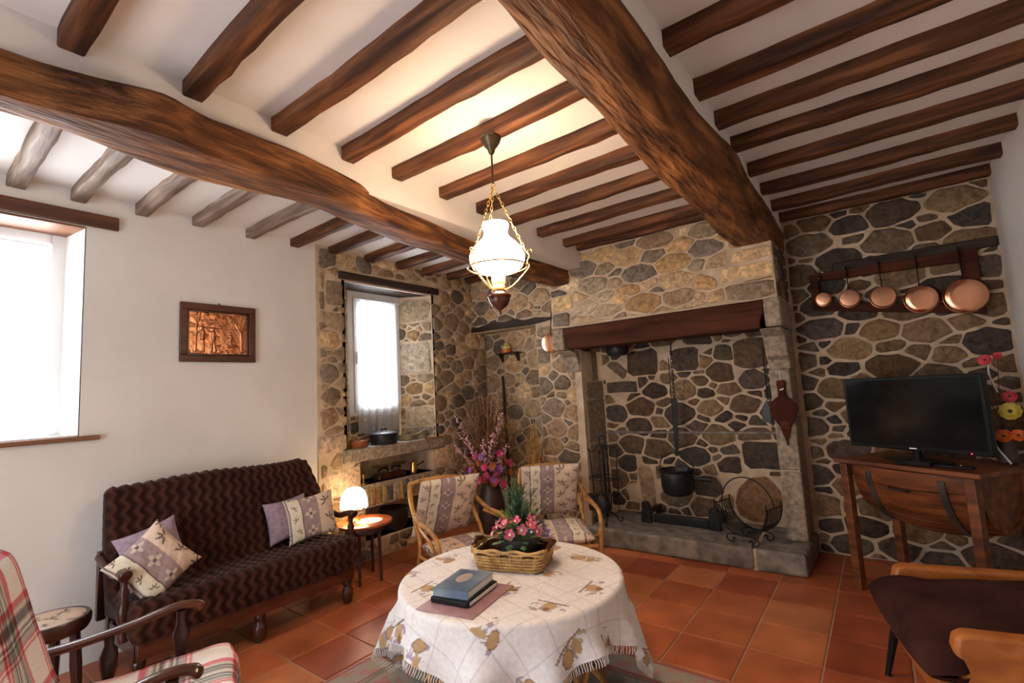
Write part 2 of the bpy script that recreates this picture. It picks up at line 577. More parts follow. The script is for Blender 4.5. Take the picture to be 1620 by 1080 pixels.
def wall_slab(name, rect, holes, f, thick, mat):
    """wall face over rect with rectangular holes, extruded back by thick; f(u,v,d), d = 0 at the face, negative behind"""
    u0, u1, v0, v1 = rect
    us = sorted({u0, u1, *[h[0] for h in holes], *[h[1] for h in holes]})
    vs_ = sorted({v0, v1, *[h[2] for h in holes], *[h[3] for h in holes]})
    us = [u for u in us if u0 <= u <= u1]
    vs_ = [v for v in vs_ if v0 <= v <= v1]
    mb = MB()
    idx = {}

    def vid(i, j, d):
        k = (i, j, d)
        if k not in idx:
            idx[k] = len(mb.v)
            mb.v.append(tuple(f(us[i], vs_[j], 0 if d == 0 else -thick)))
        return idx[k]

    def solid(i, j):
        if not (0 <= i < len(us) - 1 and 0 <= j < len(vs_) - 1):
            return False
        cu, cv = (us[i] + us[i + 1]) / 2, (vs_[j] + vs_[j + 1]) / 2
        return not any(h[0] < cu < h[1] and h[2] < cv < h[3] for h in holes)
    for i in range(len(us) - 1):
        for j in range(len(vs_) - 1):
            if not solid(i, j):
                continue
            for d in (0, 1):
                q = (vid(i, j, d), vid(i + 1, j, d), vid(i + 1, j + 1, d), vid(i, j + 1, d))
                mb.f.append(q)
            if not solid(i - 1, j):
                mb.f.append((vid(i, j, 0), vid(i, j + 1, 0), vid(i, j + 1, 1), vid(i, j, 1)))
            if not solid(i + 1, j):
                mb.f.append((vid(i + 1, j, 0), vid(i + 1, j + 1, 0), vid(i + 1, j + 1, 1), vid(i + 1, j, 1)))
            if not solid(i, j - 1):
                mb.f.append((vid(i, j, 0), vid(i + 1, j, 0), vid(i + 1, j, 1), vid(i, j, 1)))
            if not solid(i, j + 1):
                mb.f.append((vid(i, j + 1, 0), vid(i + 1, j + 1, 0), vid(i + 1, j + 1, 1), vid(i, j + 1, 1)))
    return struct(mb.build(name, mat, smooth=0))


# ---------------------------------------------------------------- floor with terracotta tiles
YH, XH0, XH1, ZH = 0.11, -0.84, 0.83, 0.155          # hearth front, ends, height
floor = struct(MB().bb(XL - 0.35, XR + 0.2, YF - 0.2, YB + 0.3, -0.12, -0.006).build('floor', M['grout'], smooth=0))
rt = random.Random(5)
TC = [hexc(178, 98, 60), hexc(170, 90, 54), hexc(186, 110, 68), hexc(162, 82, 50), hexc(190, 118, 74), hexc(156, 78, 48), hexc(180, 102, 62)]
tcache = {}
for i in range(-7, 7):
    for j in range(-16, 3):
        x0, x1 = max(i * TILE + 0.0038, XL), min((i + 1) * TILE - 0.0038, XR)
        y0, y1 = max(j * TILE + 0.0038, YF), min((j + 1) * TILE - 0.0038, 0.36 if i < -3 else YB)
        if x1 - x0 < 0.03 or y1 - y0 < 0.03 or (x0 > XH0 and x1 < XH1 and y0 > YH):
            continue
        k = (round(x1 - x0, 3), round(y1 - y0, 3))
        if k not in tcache:
            w, h = k
            b = 0.004
            mb = MB()
            r0 = [(0, 0), (w, 0), (w, h), (0, h)]
            r1 = [(b, b), (w - b, b), (w - b, h - b), (b, h - b)]
            vs = [(x, y, -0.008) for x, y in r0] + [(x, y, -0.0025) for x, y in r0] + [(x, y, 0) for x, y in r1]
            fs = [(r * 4 + q, r * 4 + (q + 1) % 4, (r + 1) * 4 + (q + 1) % 4, (r + 1) * 4 + q) for r in (0, 1) for q in range(4)] + [(8, 9, 10, 11)]
            o = mb.add(vs, fs).build('tile', M['tile'], floor, smooth=0, loc=(x0, y0, 0))
            tcache[k] = o.data
        else:
            o = bpy.data.objects.new('tile', tcache[k])
            COL.objects.link(o)
            o.parent = floor
            o.location = (x0, y0, 0)
        o.location.z = rt.uniform(-0.0012, 0)
        c = TC[rt.randrange(len(TC))]
        g = rt.uniform(0.82, 1.12)
        o.color = (c[0] * g, c[1] * g, c[2] * g, 1)

# ---------------------------------------------------------------- walls
fl = lambda u, v, d: (XL + d, u, v)                       # left wall: u = y, v = z, d into the room
W1 = (-4.15, -3.06, 1.27, 2.50)
W2 = (-1.31, -0.27, 0.96, 2.43)
N1 = (-1.19, -0.32, 0.64, 0.85)                           # niche with the scales
N2 = (-1.15, -0.36, 0.16, 0.44)                           # wood hole below
wl = wall_slab('wall_left', (YF, 0.60, 0.0, CEIL), [W1, W2, N1, N2], fl, 0.34, M['plaster'])
SE = -1.58                                                # where the bare stone begins
mp = wall_slab('mortar_panel', (SE, 0.58, 0.0, CEIL), [W2, N1, N2], lambda u, v, d: (XL + 0.012 + d, u, v), 0.012, M['mortar'])
del mp['kind']
mp.parent = wl
fls = lambda u, v, d: (XL + 0.012 + d, u, v)
SHELF = (-1.36, -0.19, 0.845, 0.962)
BAND = (-1.16, -0.34, 0.44, 0.62)
quoin = [([(-1.575, 0.96), (-1.32, 0.96), (-1.32, 1.10), (-1.575, 1.10)], hexc(172, 152, 140)),
         ([(-1.50, 0.60), (-1.20, 0.60), (-1.20, 0.80), (-1.50, 0.80)], hexc(176, 156, 142)),
         ([(-1.50, 2.20), (-1.33, 2.20), (-1.33, 2.42), (-1.50, 2.42)], hexc(120, 104, 92)),
         ([(-0.30, 0.66), (-0.02, 0.66), (-0.02, 0.86), (-0.30, 0.86)], hexc(168, 146, 124))]
rubble(wl, (SE + 0.02, 0.57, 0.0, CEIL - 0.02), fls, 11, PAL_MIX, holes=[W2, N1, N2, (-1.36, -0.19, 0.845, 0.962), BAND, (-1.36, -0.16, 2.42, 2.53)], extra=quoin, big=0.075, asp=1.25, lum=1.55)
# upright stones of the flat arch over the wood hole
rb = random.Random(3)
y = BAND[0]
while y < BAND[1] - 0.03:
    w = rb.uniform(0.05, 0.085)
    mb = MB().box((0, 0, 0), (0.05, w - 0.012, 0.155 + rb.uniform(-0.02, 0.02)), rx=rb.uniform(-0.06, 0.06))
    o = mb.build('arch_stone', M['stone'], wl, bevel=0.010, loc=(XL + 0.004, y + w / 2, 0.53))
    c = PAL_WARM[rb.randrange(len(PAL_WARM))]
    o.color = (*c, 1)
    y += w
# stone sink shelf, ledge of the niche, niche and hole linings
MB().bb(XL - 0.24, XL + 0.045, SHELF[0], SHELF[1], 0.85, 0.958).build('stone_shelf', M['granite'], wl, bevel=0.012)['label'] = 'long stone shelf under the small window'
MB().bb(XL - 0.30, XL + 0.02, -1.19, -0.32, 0.58, 0.64).build('niche_ledge', M['granite'], wl, bevel=0.008)
MB().bb(XL - 0.33, XL - 0.28, -1.2, -0.3, 0.1, 0.9).build('niche_back', M['mortar'], wl, smooth=0)
for ya, yb, za, zb in ((-1.20, -1.185, 0.64, 0.85), (-0.325, -0.31, 0.64, 0.85), (-1.16, -1.145, 0.16, 0.44), (-0.365, -0.35, 0.16, 0.44)):
    MB().bb(XL - 0.30, XL + 0.006, ya, yb, za, zb).build('niche_cheek', M['mortar'], wl, smooth=0)
MB().bb(XL - 0.3, XL - 0.01, -1.15, -0.36, 0.10, 0.16).build('hole_floor', M['slab'], wl, smooth=0)

# stone window embrasure: splayed sides, apron below the frame
XW = -2.62


def splay(name, ya, yb, z0, z1, seed, flip):
    sg = 1.0 if flip else -1.0
    fr = lambda u, v, d: (XL + 0.012 - 0.30 * u, ya + (yb - ya) * u + sg * d, v)
    mb = MB()
    mb.prism([(0, z0), (1, z0), (1, z1), (0, z1)], 0, -0.03, fr)
    p = mb.build(name, M['mortar'], wl, smooth=0)
    return fr


fr = splay('reveal_mortar', -0.27, -0.48, 0.962, 2.44, 1, False)
LEN = math.hypot(0.30, 0.21)
frs = lambda u, v, d: fr(u / LEN, v, d)
big_q = [([(0.02, 1.62), (0.345, 1.62), (0.345, 1.95), (0.02, 1.95)], hexc(176, 170, 164)),
         ([(0.01, 2.16), (0.34, 2.16), (0.34, 2.40), (0.01, 2.40)], hexc(180, 164, 140)),
         ([(0.0, 1.08), (0.30, 1.08), (0.30, 1.28), (0.0, 1.28)], hexc(176, 160, 138)),
         ([(0.03, 0.98), (0.24, 0.98), (0.24, 1.07), (0.03, 1.07)], hexc(150, 148, 148))]
rubble(wl, (0.0, LEN, 0.97, 2.42), frs, 21, PAL_WARM, extra=big_q, big=0.06, asp=1.3, prot=0.010)
fr2 = splay('reveal_mortar', -1.31, -1.09, 0.962, 2.44, 1, True)
rubble(wl, (0.0, LEN, 0.97, 2.42), lambda u, v, d: fr2(u / LEN, v, d), 22, PAL_WARM, big=0.065, asp=1.3, prot=0.010)
MB().bb(XW - 0.04, XW + 0.005, -1.10, -0.47, 0.95, 1.25).build('apron_mortar', M['mortar'], wl, smooth=0)
rubble(wl, (-1.08, -0.49, 0.965, 1.235), lambda u, v, d: (XW + 0.005 + d, u, v), 23, PAL_MIX, big=0.05, prot=0.010)
MB().bb(XL - 0.34, XL + 0.0, -1.36, -0.2, 2.43, 2.52).build('embrasure_lintel', M['oldlintel'], wl, bevel=0.01)['label'] = 'blackened timber lintel over the small window'
o = MB().bb(XL + 0.0, XL + 0.035, -1.37, -0.17, 2.445, 2.515).build('lintel_face', M['oldlintel'], wl, bevel=0.01)
MB().bb(XL - 0.36, XL - 0.34, -1.4, -0.1, 2.4, 2.6).build('lintel_backing', M['plaster'], wl, smooth=0)

# back wall, left part, with the recess
YN, YL = 0.58, 0.36
fb = lambda u, v, d: (u, YL - d, v)
NI = (-2.40, -1.43, -0.01, 2.06)
wbl = wall_slab('wall_back_left', (XL - 0.3, -0.93, 0.0, CEIL), [NI], fb, 0.22, M['mortar'])
rubble(wbl, (XL + 0.01, -1.0, 0.0, CEIL - 0.01), lambda u, v, d: fb(u, v, d), 31, PAL_MIX, holes=[(-2.5, -1.43, -0.1, 2.14), (-1.45, -1.2, 2.03, 2.1)], big=0.08, asp=1.35, lum=1.6)
MB().bb(XL - 0.3, -1.40, YN, YN + 0.12, 0.0, 2.12).build('recess_mortar', M['mortar'], wbl, smooth=0)
rubble(wbl, (XL + 0.005, -1.44, 0.0, 2.06), lambda u, v, d: (u, YN - d, v), 32, PAL_MIX, big=0.085, asp=1.3, lum=1.55)
# crooked lintel of the recess
pts = [(-2.31, 2.075), (-2.2, 2.068), (-2.05, 2.07), (-1.9, 2.066), (-1.7, 2.064), (-1.5, 2.062), (-1.36, 2.07), (-1.22, 2.085)]
top = [(-1.22, 2.105), (-1.3, 2.115), (-1.42, 2.13), (-1.55, 2.118), (-1.68, 2.152), (-1.82, 2.135), (-1.98, 2.158), (-2.1, 2.135), (-2.2, 2.12), (-2.31, 2.14)]
MB().prism(pts + top, YL - 0.03, YN, lambda u, v, d: (u, d, v)).build('recess_lintel', M['oldlintelx'], wbl, bevel=0.008)['label'] = 'crooked blackened lintel over the wall recess'

# back wall, right part
fr_ = lambda u, v, d: (u, YB - d, v)
wbr = struct(MB().bb(0.80, XR + 0.1, YB, YB + 0.3, 0, CEIL).build('wall_back_right', M['mortar'], smooth=0))
rubble(wbr, (0.85, XR - 0.005, 0.0, CEIL - 0.065), fr_, 41, PAL_DARK, big=0.082, asp=1.6, lum=1.15)

# right and front walls (plain plaster)
wall_slab('wall_right', (YF, YB + 0.3, 0.0, CEIL), [], lambda u, v, d: (XR - d, u, v), 0.2, M['plaster'])
DO = (-1.35, 0.45, 0.0, 2.3)  # made-up opening in the unseen front wall, lets the fill light in
wf = wall_slab('wall_front', (XL - 0.3, XR + 0.2, 0.0, CEIL), [DO], lambda u, v, d: (u, YF + d, v), 0.25, M['plaster'])
wf['label'] = 'plain plaster wall behind the viewer'

# ---------------------------------------------------------------- ceiling: plaster, joists, two hewn beams
ceil = struct(MB().bb(XL - 0.34, XR + 0.2, YF - 0.2, YB + 0.3, CEIL, CEIL + 0.15).build('ceiling', M['ceil'], smooth=0))
rj = random.Random(8)


def joist(x0, x1, y, h, w, mat):
    """a slightly wavy hand-hewn joist along x"""
    n = 14
    a1, a2, ph = rj.uniform(0.002, 0.007), rj.uniform(0.002, 0.006), rj.uniform(0, 6)
    P = np.zeros((n + 1, 8, 3))
    for i in range(n + 1):
        t = i / n
        x = x0 + (x1 - x0) * t
        dy = a1 * math.sin(5 * t + ph) + rj.uniform(-0.0025, 0.0025)
        hh = h + a2 * math.sin(7 * t + ph * 2) + rj.uniform(-0.003, 0.003)
        ww = w / 2 + rj.uniform(-0.003, 0.003)
        c = 0.006
        zz = CEIL
        sec = [(-ww, 0.002), (-ww, -hh + c), (-ww + c, -hh), (ww - c, -hh), (ww, -hh + c), (ww, 0.002), (ww * 0.3, 0.002), (-ww * 0.3, 0.002)]
        for k, (a, b) in enumerate(sec):
            P[i, k] = (x, y + dy + a, zz + b)
    mb = MB().grid(P, closed_v=True)
    mb.f.append(tuple(range(8)))
    mb.f.append(tuple(n * 8 + k for k in range(8)))
    return mb.build('joist', mat, ceil, smooth=50)


LJ = [-4.75, -4.4, -4.07, -3.74, -3.36, -3.09, -2.78, -2.46, -2.10, -1.76, -1.43, -1.06, -0.69, -0.35, 0.0, 0.30]
for i, y in enumerate(LJ):
    joist(XL, -0.95, y, 0.066, 0.075, M['joist_grey'] if i < 9 else M['joist'])
MJ = [-4.9, -4.53, -4.17, -3.80, -3.42, -3.045, -2.675, -2.315, -1.975, -1.595, -1.245, -0.875, -0.485, -0.075]
for y in MJ:
    joist(-0.80, 0.62, y, 0.068, 0.078, M['joist'])
joist(-0.88, 0.62, 0.165, 0.055, 0.06, M['joist'])
RJ = [-4.9, -4.5, -4.1, -3.65, -3.22, -2.80, -2.40, -1.985, -1.605, -1.265, -0.925, -0.515, -0.095, 0.315, 0.69]
for y in RJ:
    joist(0.83, XR, y, 0.072, 0.082 if y < 0.6 else 0.075, M['joist'])

# plaster bedding over the beams
MB().bb(-1.02, -0.765, YF, 0.2, 2.50, CEIL).build('beam_bedding', M['ceil'], ceil, smooth=0)
MB().bb(0.64, 0.845, YF, YB, 2.48, CEIL).build('beam_bedding', M['ceil'], ceil, smooth=0)


def beam(name, st, zb, zt, seed, label):
    """st: list of (y, x bottom-left, x bottom-right, x top-right, x top-left)"""
    st = sorted(st)
    ys = np.array([q[0] for q in st])
    NY, NS = 150, 36
    yy = np.linspace(ys[0], ys[-1], NY)
    cols = [np.interp(yy, ys, [q[k] for q in st]) for k in range(1, 5)]
    ker = np.ones(5) / 5
    cols = [np.convolve(np.pad(c, 2, 'edge'), ker, 'valid') for c in cols]
    P = np.zeros((NY, NS, 3))
    for i in range(NY):
        bl, br, tr, tl = (c[i] for c in cols)
        poly = [(bl, zb), (br, zb), (tr + 0.0, (zb * 0.35 + zt * 0.65)), (tr - 0.015, zt), (tl + 0.015, zt), (tl, zb * 0.4 + zt * 0.6)]
        # rounded section: sample a closed Catmull-Rom / polygon blend
        sp = spline([(a, b, 0) for a, b in poly], 6, closed=True)
        L0 = []
        for k, (a, b) in enumerate(poly):
            a2, b2 = poly[(k + 1) % 6]
            for t in range(6):
                L0.append((a + (a2 - a) * t / 6, b + (b2 - b) * t / 6))
        for k in range(NS):
            P[i, k] = (0.45 * sp[k][0] + 0.55 * L0[k][0], yy[i], 0.45 * sp[k][1] + 0.55 * L0[k][1])
    Y, K = np.meshgrid(yy, np.arange(NS), indexing='ij')
    ang = 2 * np.pi * K / NS
    nz = 0.006 * snoise(Y * 6, np.cos(ang) * 2.2 + np.sin(ang) * 1.3, seed, 4) + 0.0016 * snoise(Y * 7, np.cos(ang) * 9 + 7 * np.sin(ang), seed + 1, 3)
    cx = P[:, :, 0].mean(1, keepdims=True)
    cz = P[:, :, 2].mean(1, keepdims=True)
    dx, dz = P[:, :, 0] - cx, P[:, :, 2] - cz
    l = np.sqrt(dx ** 2 + dz ** 2)
    P[:, :, 0] += nz * dx / l
    P[:, :, 2] += nz * dz / l
    mb = MB().grid(P, closed_v=True)
    mb.f.append(tuple(range(NS)))
    mb.f.append(tuple((NY - 1) * NS + k for k in range(NS)))
    o = mb.build(name, M['beam'], ceil, smooth=60)
    o['label'] = label
    return o


LB = [(-5.05, -0.84, -0.72, -0.74, -1.0), (-3.57, -0.82, -0.70, -0.74, -1.0), (-3.38, -0.82, -0.66, -0.69, -1.0), (-3.22, -0.86, -0.62, -0.62, -1.0), (-3.12, -0.90, -0.62, -0.62, -1.0),
      (-3.05, -0.91, -0.66, -0.69, -1.0), (-2.95, -0.91, -0.66, -0.66, -1.02), (-2.7, -0.86, -0.66, -0.68, -1.0), (-2.49, -0.84, -0.68, -0.71, -1.0), (-2.2, -0.91, -0.74, -0.76, -1.02), (-2.0, -0.95, -0.78, -0.81, -1.04),
      (-1.66, -1.0, -0.82, -0.84, -1.06), (-1.3, -1.04, -0.88, -0.91, -1.09), (-0.93, -1.07, -0.91, -0.95, -1.12), (-0.33, -1.10, -0.90, -0.90, -1.14), (0.2, -1.10, -0.90, -0.90, -1.13)]
beam('main_beam', LB, 2.37, 2.55, 3, 'hewn main beam nearer the windows')
RB = [(-5.05, 0.68, 0.82, 0.88, 0.62), (-2.84, 0.68, 0.82, 0.87, 0.62), (-2.55, 0.65, 0.82, 0.86, 0.60), (-2.2, 0.655, 0.81, 0.86, 0.60), (-1.95, 0.63, 0.80, 0.86, 0.58), (-1.7, 0.605, 0.80, 0.86, 0.56), (-1.42, 0.60, 0.80, 0.87, 0.55),
      (-1.1, 0.61, 0.82, 0.89, 0.55), (-0.6, 0.59, 0.83, 0.88, 0.55), (0.0, 0.58, 0.83, 0.87, 0.54), (0.26, 0.58, 0.83, 0.87, 0.54), (0.74, 0.58, 0.83, 0.85, 0.54)]
beam('main_beam', RB, 2.385, 2.56, 9, 'thick hewn main beam ending over the right side of the hood')
# ---------------------------------------------------------------- fireplace
fp = thing('fireplace', 'great granite and rubble stone fireplace with timber mantel and raised hearth', 'fireplace', (0, 0, 0))
YP = 0.42                                                # pillar fronts
# raised hearth: two worn slabs and the body
hs = MB().prism([(XH0, YH), (0.50, YH), (0.475, YP + 0.3), (XH0, YP + 0.3)], 0.0, ZH, lambda u, v, d: (u, v, d)).build('hearth_slab', M['slab'], fp, bevel=0.022, bseg=3)
MB().prism([(0.515, YH), (XH1, YH + 0.01), (XH1 + 0.02, YP + 0.33), (0.49, YP + 0.3)], 0.0, ZH - 0.004, lambda u, v, d: (u, v, d)).build('hearth_slab', M['slab'], fp, bevel=0.022, bseg=3)
MB().bb(0.46, 0.53, YH + 0.015, YP + 0.3, 0.0, ZH - 0.012).build('hearth_joint', M['mortar'], fp, smooth=0)
MB().bb(XH0, 0.80, YP + 0.28, 0.80, 0.0, ZH - 0.006).build('hearth_bed', M['slab'], fp, smooth=0)
# jamb pillars as stacked granite blocks
for x0, x1, yb in ((-1.075, -0.925, 0.80), (0.68, 0.822, 0.80)):
    z = ZH - 0.005 if x0 > 0 else 0.0
    hts = [0.52, 0.40, 0.48] if x0 > 0 else [0.48, 0.36, 0.42, 0.30]
    for k, h in enumerate(hts):
        top = min(z + h, 1.44) if k < len(hts) - 1 else 1.44
        MB().bb(x0, x1, YP + (k % 2) * 0.006, yb, z, top - 0.008).build('pillar_block', M['granite'], fp, bevel=0.012)
        MB().bb(x0 + 0.008, x1 - 0.008, YP + 0.014, yb, top - 0.02, top).build('pillar_joint', M['mortar'], fp, smooth=0)
        z = top
# corbels: profile in y-z, stepping out toward the room
prof = [(YP + 0.3, 1.43), (YP, 1.43), (YP - 0.015, 1.50), (YP - 0.07, 1.535), (YP - 0.085, 1.60), (YP - 0.12, 1.68), (YP - 0.20, 1.715), (YP - 0.235, 1.735), (YP + 0.3, 1.735)]
prof2 = [(YP + 0.3, 1.742), (0.165, 1.742), (0.155, 1.80), (0.155, 1.90), (0.165, 1.955), (YP + 0.3, 1.955)]
for x0, x1, q in ((-1.09, -0.935, 0), (0.685, 0.835, 1)):
    MB().prism(prof, x0, x1, lambda u, v, d: (d, u, v)).build('corbel', M['granite'], fp, bevel=0.012)
    a, b = (x0 - 0.02, x0 + 0.10) if q == 0 else (x1 - 0.10, x1 + 0.008)
    MB().prism(prof2, a, b, lambda u, v, d: (d, u, v)).build('corbel_head', M['granite'], fp, bevel=0.012)
# timber mantel
MB().prism([(-1.02, 1.945), (-0.965, 1.855), (-0.935, 1.745), (0.70, 1.735), (0.70, 1.80), (0.728, 1.845), (0.745, 1.945), (0.3, 1.95)], 0.165, 0.40, lambda u, v, d: (u, d, v)).build('mantel_beam', M['mantel'], fp, bevel=0.010)['label'] = 'red-brown timber mantel beam'
# chimney hood
hood = MB().bb(-1.125, 0.828, 0.20, 0.36, 1.955, CEIL).bb(0.70, 0.828, 0.30, YB, 1.955, CEIL).build('hood', M['mortar'], fp, smooth=0)
hq = [([(0.50, 1.97), (0.822, 1.97), (0.822, 2.10), (0.47, 2.10)], hexc(128, 112, 96)), ([(0.43, 2.12), (0.822, 2.12), (0.822, 2.245), (0.46, 2.245)], hexc(168, 148, 118)),
      ([(0.52, 2.26), (0.822, 2.26), (0.822, 2.36), (0.56, 2.36)], hexc(172, 150, 120)), ([(-1.115, 2.12), (-0.88, 2.12), (-0.88, 2.26), (-1.115, 2.26)], hexc(176, 154, 118)),
      ([(-1.115, 1.97), (-0.92, 1.97), (-0.92, 2.10), (-1.115, 2.10)], hexc(112, 106, 102))]
rubble(hood, (-1.12, 0.822, 1.965, CEIL - 0.06), lambda u, v, d: (u, 0.20 - d, v), 51, PAL_WARM, extra=hq, big=0.07, asp=1.9, gj=0.0085, lum=1.5)
rubble(hood, (0.21, YB - 0.01, 1.965, 2.37), lambda u, v, d: (0.828 + d, u, v), 52, PAL_GREY, big=0.07, asp=1.4)
# inner masonry
fbk = MB().bb(-1.0, 0.75, 0.785, 0.95, 0.0, CEIL).build('fireback', M['mortar'], fp, smooth=0)
fq = [([(-0.60, ZH + 0.01), (-0.44, ZH + 0.01), (-0.47, 0.60), (-0.62, 0.60)], hexc(150, 128, 108)),
      ([(-0.88, 1.30), (-0.55, 1.30), (-0.55, 1.42), (-0.88, 1.42)], hexc(84, 78, 74)),
      ([(-0.64, 1.46), (-0.32, 1.46), (-0.32, 1.72), (-0.64, 1.72)], hexc(88, 76, 68)),
      ([(-0.20, 1.48), (0.06, 1.48), (0.06, 1.70), (-0.20, 1.70)], hexc(86, 76, 72)),
      ([(0.36, 1.46), (0.66, 1.46), (0.66, 1.72), (0.36, 1.72)], hexc(92, 78, 68)),
      ([(0.28, 0.20), (0.42, 0.16), (0.55, 0.19), (0.63, 0.30), (0.61, 0.46), (0.52, 0.55), (0.38, 0.54), (0.28, 0.44), (0.25, 0.31)], hexc(122, 92, 70)),
      ([(0.34, 0.60), (0.67, 0.60), (0.67, 0.84), (0.34, 0.84)], hexc(82, 74, 70))]
rubble(fbk, (-0.92, 0.675, ZH, 1.93), lambda u, v, d: (u, 0.785 - d, v), 53, PAL_DARK, extra=fq, big=0.082, asp=1.45, lum=1.2)
MB().bb(-0.92, 0.675, 0.765, 0.785, 0.90, 0.925).build('fireback_ledge', M['slab'], fp, bevel=0.006)
o = MB().bb(-1.12, 0.70, 0.40, 0.80, 2.45, 2.6).build('flue_shelf', M['mortar'], fp, smooth=0)
MB().bb(-1.30, -0.93, 0.40, 0.95, 1.735, CEIL).build('flue_cheek', M['mortar'], fp, smooth=0)
MB().bb(0.69, 0.83, 0.70, 0.95, 1.44, CEIL).build('flue_cheek', M['mortar'], fp, smooth=0)

# ---------------------------------------------------------------- windows
w1 = struct(MB().bb(-2.63, -2.58, -4.2, -3.105, 1.262, 1.30).build('window_1', M['upvc'], smooth=0))
fm = MB()
fm.bb(-2.64, -2.57, -3.165, -3.06, 1.262, 2.50).bb(-2.64, -2.57, -4.15, -4.05, 1.262, 2.50).bb(-2.64, -2.57, -4.05, -3.165, 2.43, 2.50).bb(-2.64, -2.57, -3.64, -3.57, 1.30, 2.43)
fm.build('window_frame', M['upvc'], w1, bevel=0.006)
glass = bpy.data.materials.new('window_glass')
glass.use_nodes = True
nt = glass.node_tree
nt.nodes.clear()
tr = nd(nt, 'ShaderNodeBsdfTransparent')
gl = nd(nt, 'ShaderNodeBsdfGlossy')
gl.inputs['Roughness'].default_value = 0.03
mx = nd(nt, 'ShaderNodeMixShader')
mx.inputs[0].default_value = 0.06
ou = nd(nt, 'ShaderNodeOutputMaterial')
nt.links.new(tr.outputs[0], mx.inputs[1])
nt.links.new(gl.outputs[0], mx.inputs[2])
nt.links.new(mx.outputs[0], ou.inputs[0])
M['glass'] = glass
for a, b in ((-4.05, -3.64), (-3.57, -3.165)):
    MB().bb(-2.612, -2.606, a, b, 1.30, 2.43).build('pane', glass, w1, smooth=0)
lin = MB().bb(XL - 0.26, XL + 0.005, -4.14, -3.065, 2.487, 2.499).build('soffit_board', M['sillwood'], w1, smooth=0)
MB().bb(XL + 0.0, XL + 0.03, -4.3, -2.905, 2.505, 2.585).build('lintel_board', M['lintel'], w1, bevel=0.004)
MB().bb(XL - 0.25, XL + 0.035, -4.3, -2.965, 1.235, 1.262).build('sill_board', M['sillwood'], w1, bevel=0.005)
MB().prism([(-3.06, 1.262), (-3.06, 2.50), (-3.055, 2.50), (-3.055, 1.262)], 0, 0.28, lambda u, v, d: (XL - d, u - d * 0.16, v)).build('reveal_plaster', M['plaster'], w1, smooth=0)

w2 = struct(MB().bb(-2.66, -2.60, -1.10, -0.47, 1.235, 1.27).build('window_2', M['upvc'], smooth=0))
fm = MB()
fm.bb(-2.66, -2.59, -1.10, -1.035, 1.25, 2.44).bb(-2.66, -2.59, -0.54, -0.47, 1.25, 2.44).bb(-2.66, -2.59, -1.035, -0.54, 2.37, 2.44)
fm.build('window_frame', M['upvc'], w2, bevel=0.006)
sash = MB().bb(-2.64, -2.575, -1.035, -0.985, 1.27, 2.37).bb(-2.64, -2.575, -0.59, -0.54, 1.27, 2.37).bb(-2.64, -2.575, -0.985, -0.59, 2.31, 2.37).bb(-2.64, -2.575, -0.985, -0.59, 1.27, 1.33).build('sash', M['upvc'], w2, bevel=0.006)
MB().bb(-2.575, -2.555, -1.02, -1.0, 1.72, 1.84).build('window_handle', M['upvc'], w2, bevel=0.005)
MB().bb(-2.612, -2.606, -0.985, -0.59, 1.33, 2.31).build('pane', glass, w2, smooth=0)

# glazed opening added behind the viewer, unseen, to give the room more daylight
wdn = struct(MB().bb(DO[0], DO[1], YF - 0.14, YF - 0.08, 2.22, 2.30).build('window_added_fill', M['upvc'], smooth=0))
fm = MB()
for x in (DO[0] + 0.04, -0.45, DO[1] - 0.04):
    fm.box((x, YF - 0.11, 1.11), (0.08, 0.06, 2.22))
fm.build('window_frame', M['upvc'], wdn, smooth=0)
for a, b in ((DO[0] + 0.08, -0.49), (-0.41, DO[1] - 0.08)):
    MB().bb(a, b, YF - 0.113, YF - 0.107, 0.02, 2.22).build('pane', glass, wdn, smooth=0)

# curtains: translucent white lace
lace = bpy.data.materials.new('white_lace')
lace.use_nodes = True
nt = lace.node_tree
nt.nodes.clear()
tl = nd(nt, 'ShaderNodeBsdfTranslucent')
tl.inputs[0].default_value = (0.92, 0.93, 0.94, 1)
df = nd(nt, 'ShaderNodeBsdfDiffuse')
df.inputs[0].default_value = (0.85, 0.85, 0.86, 1)
m1 = nd(nt, 'ShaderNodeMixShader')
m1.inputs[0].default_value = 0.35
tp = nd(nt, 'ShaderNodeBsdfTransparent')
m2 = nd(nt, 'ShaderNodeMixShader')
tc = nd(nt, 'ShaderNodeTexCoord')
nz = nd(nt, 'ShaderNodeTexVoronoi')
nz.inputs['Scale'].default_value = 14
cr = nd(nt, 'ShaderNodeValToRGB')
cr.color_ramp.elements[0].position, cr.color_ramp.elements[1].position = 0.10, 0.2
cr.color_ramp.elements[0].color = (0.08, 0.08, 0.08, 1)
cr.color_ramp.elements[1].color = (0.42, 0.42, 0.42, 1)
ou = nd(nt, 'ShaderNodeOutputMaterial')
K = nt.links.new
K(tc.outputs['Object'], nz.inputs['Vector'])
K(nz.outputs['Distance'], cr.inputs[0])
K(tl.outputs[0], m1.inputs[1])
K(df.outputs[0], m1.inputs[2])
K(m1.outputs[0], m2.inputs[1])
K(tp.outputs[0], m2.inputs[2])
K(cr.outputs[0], m2.inputs[0])
K(m2.outputs[0], ou.inputs[0])


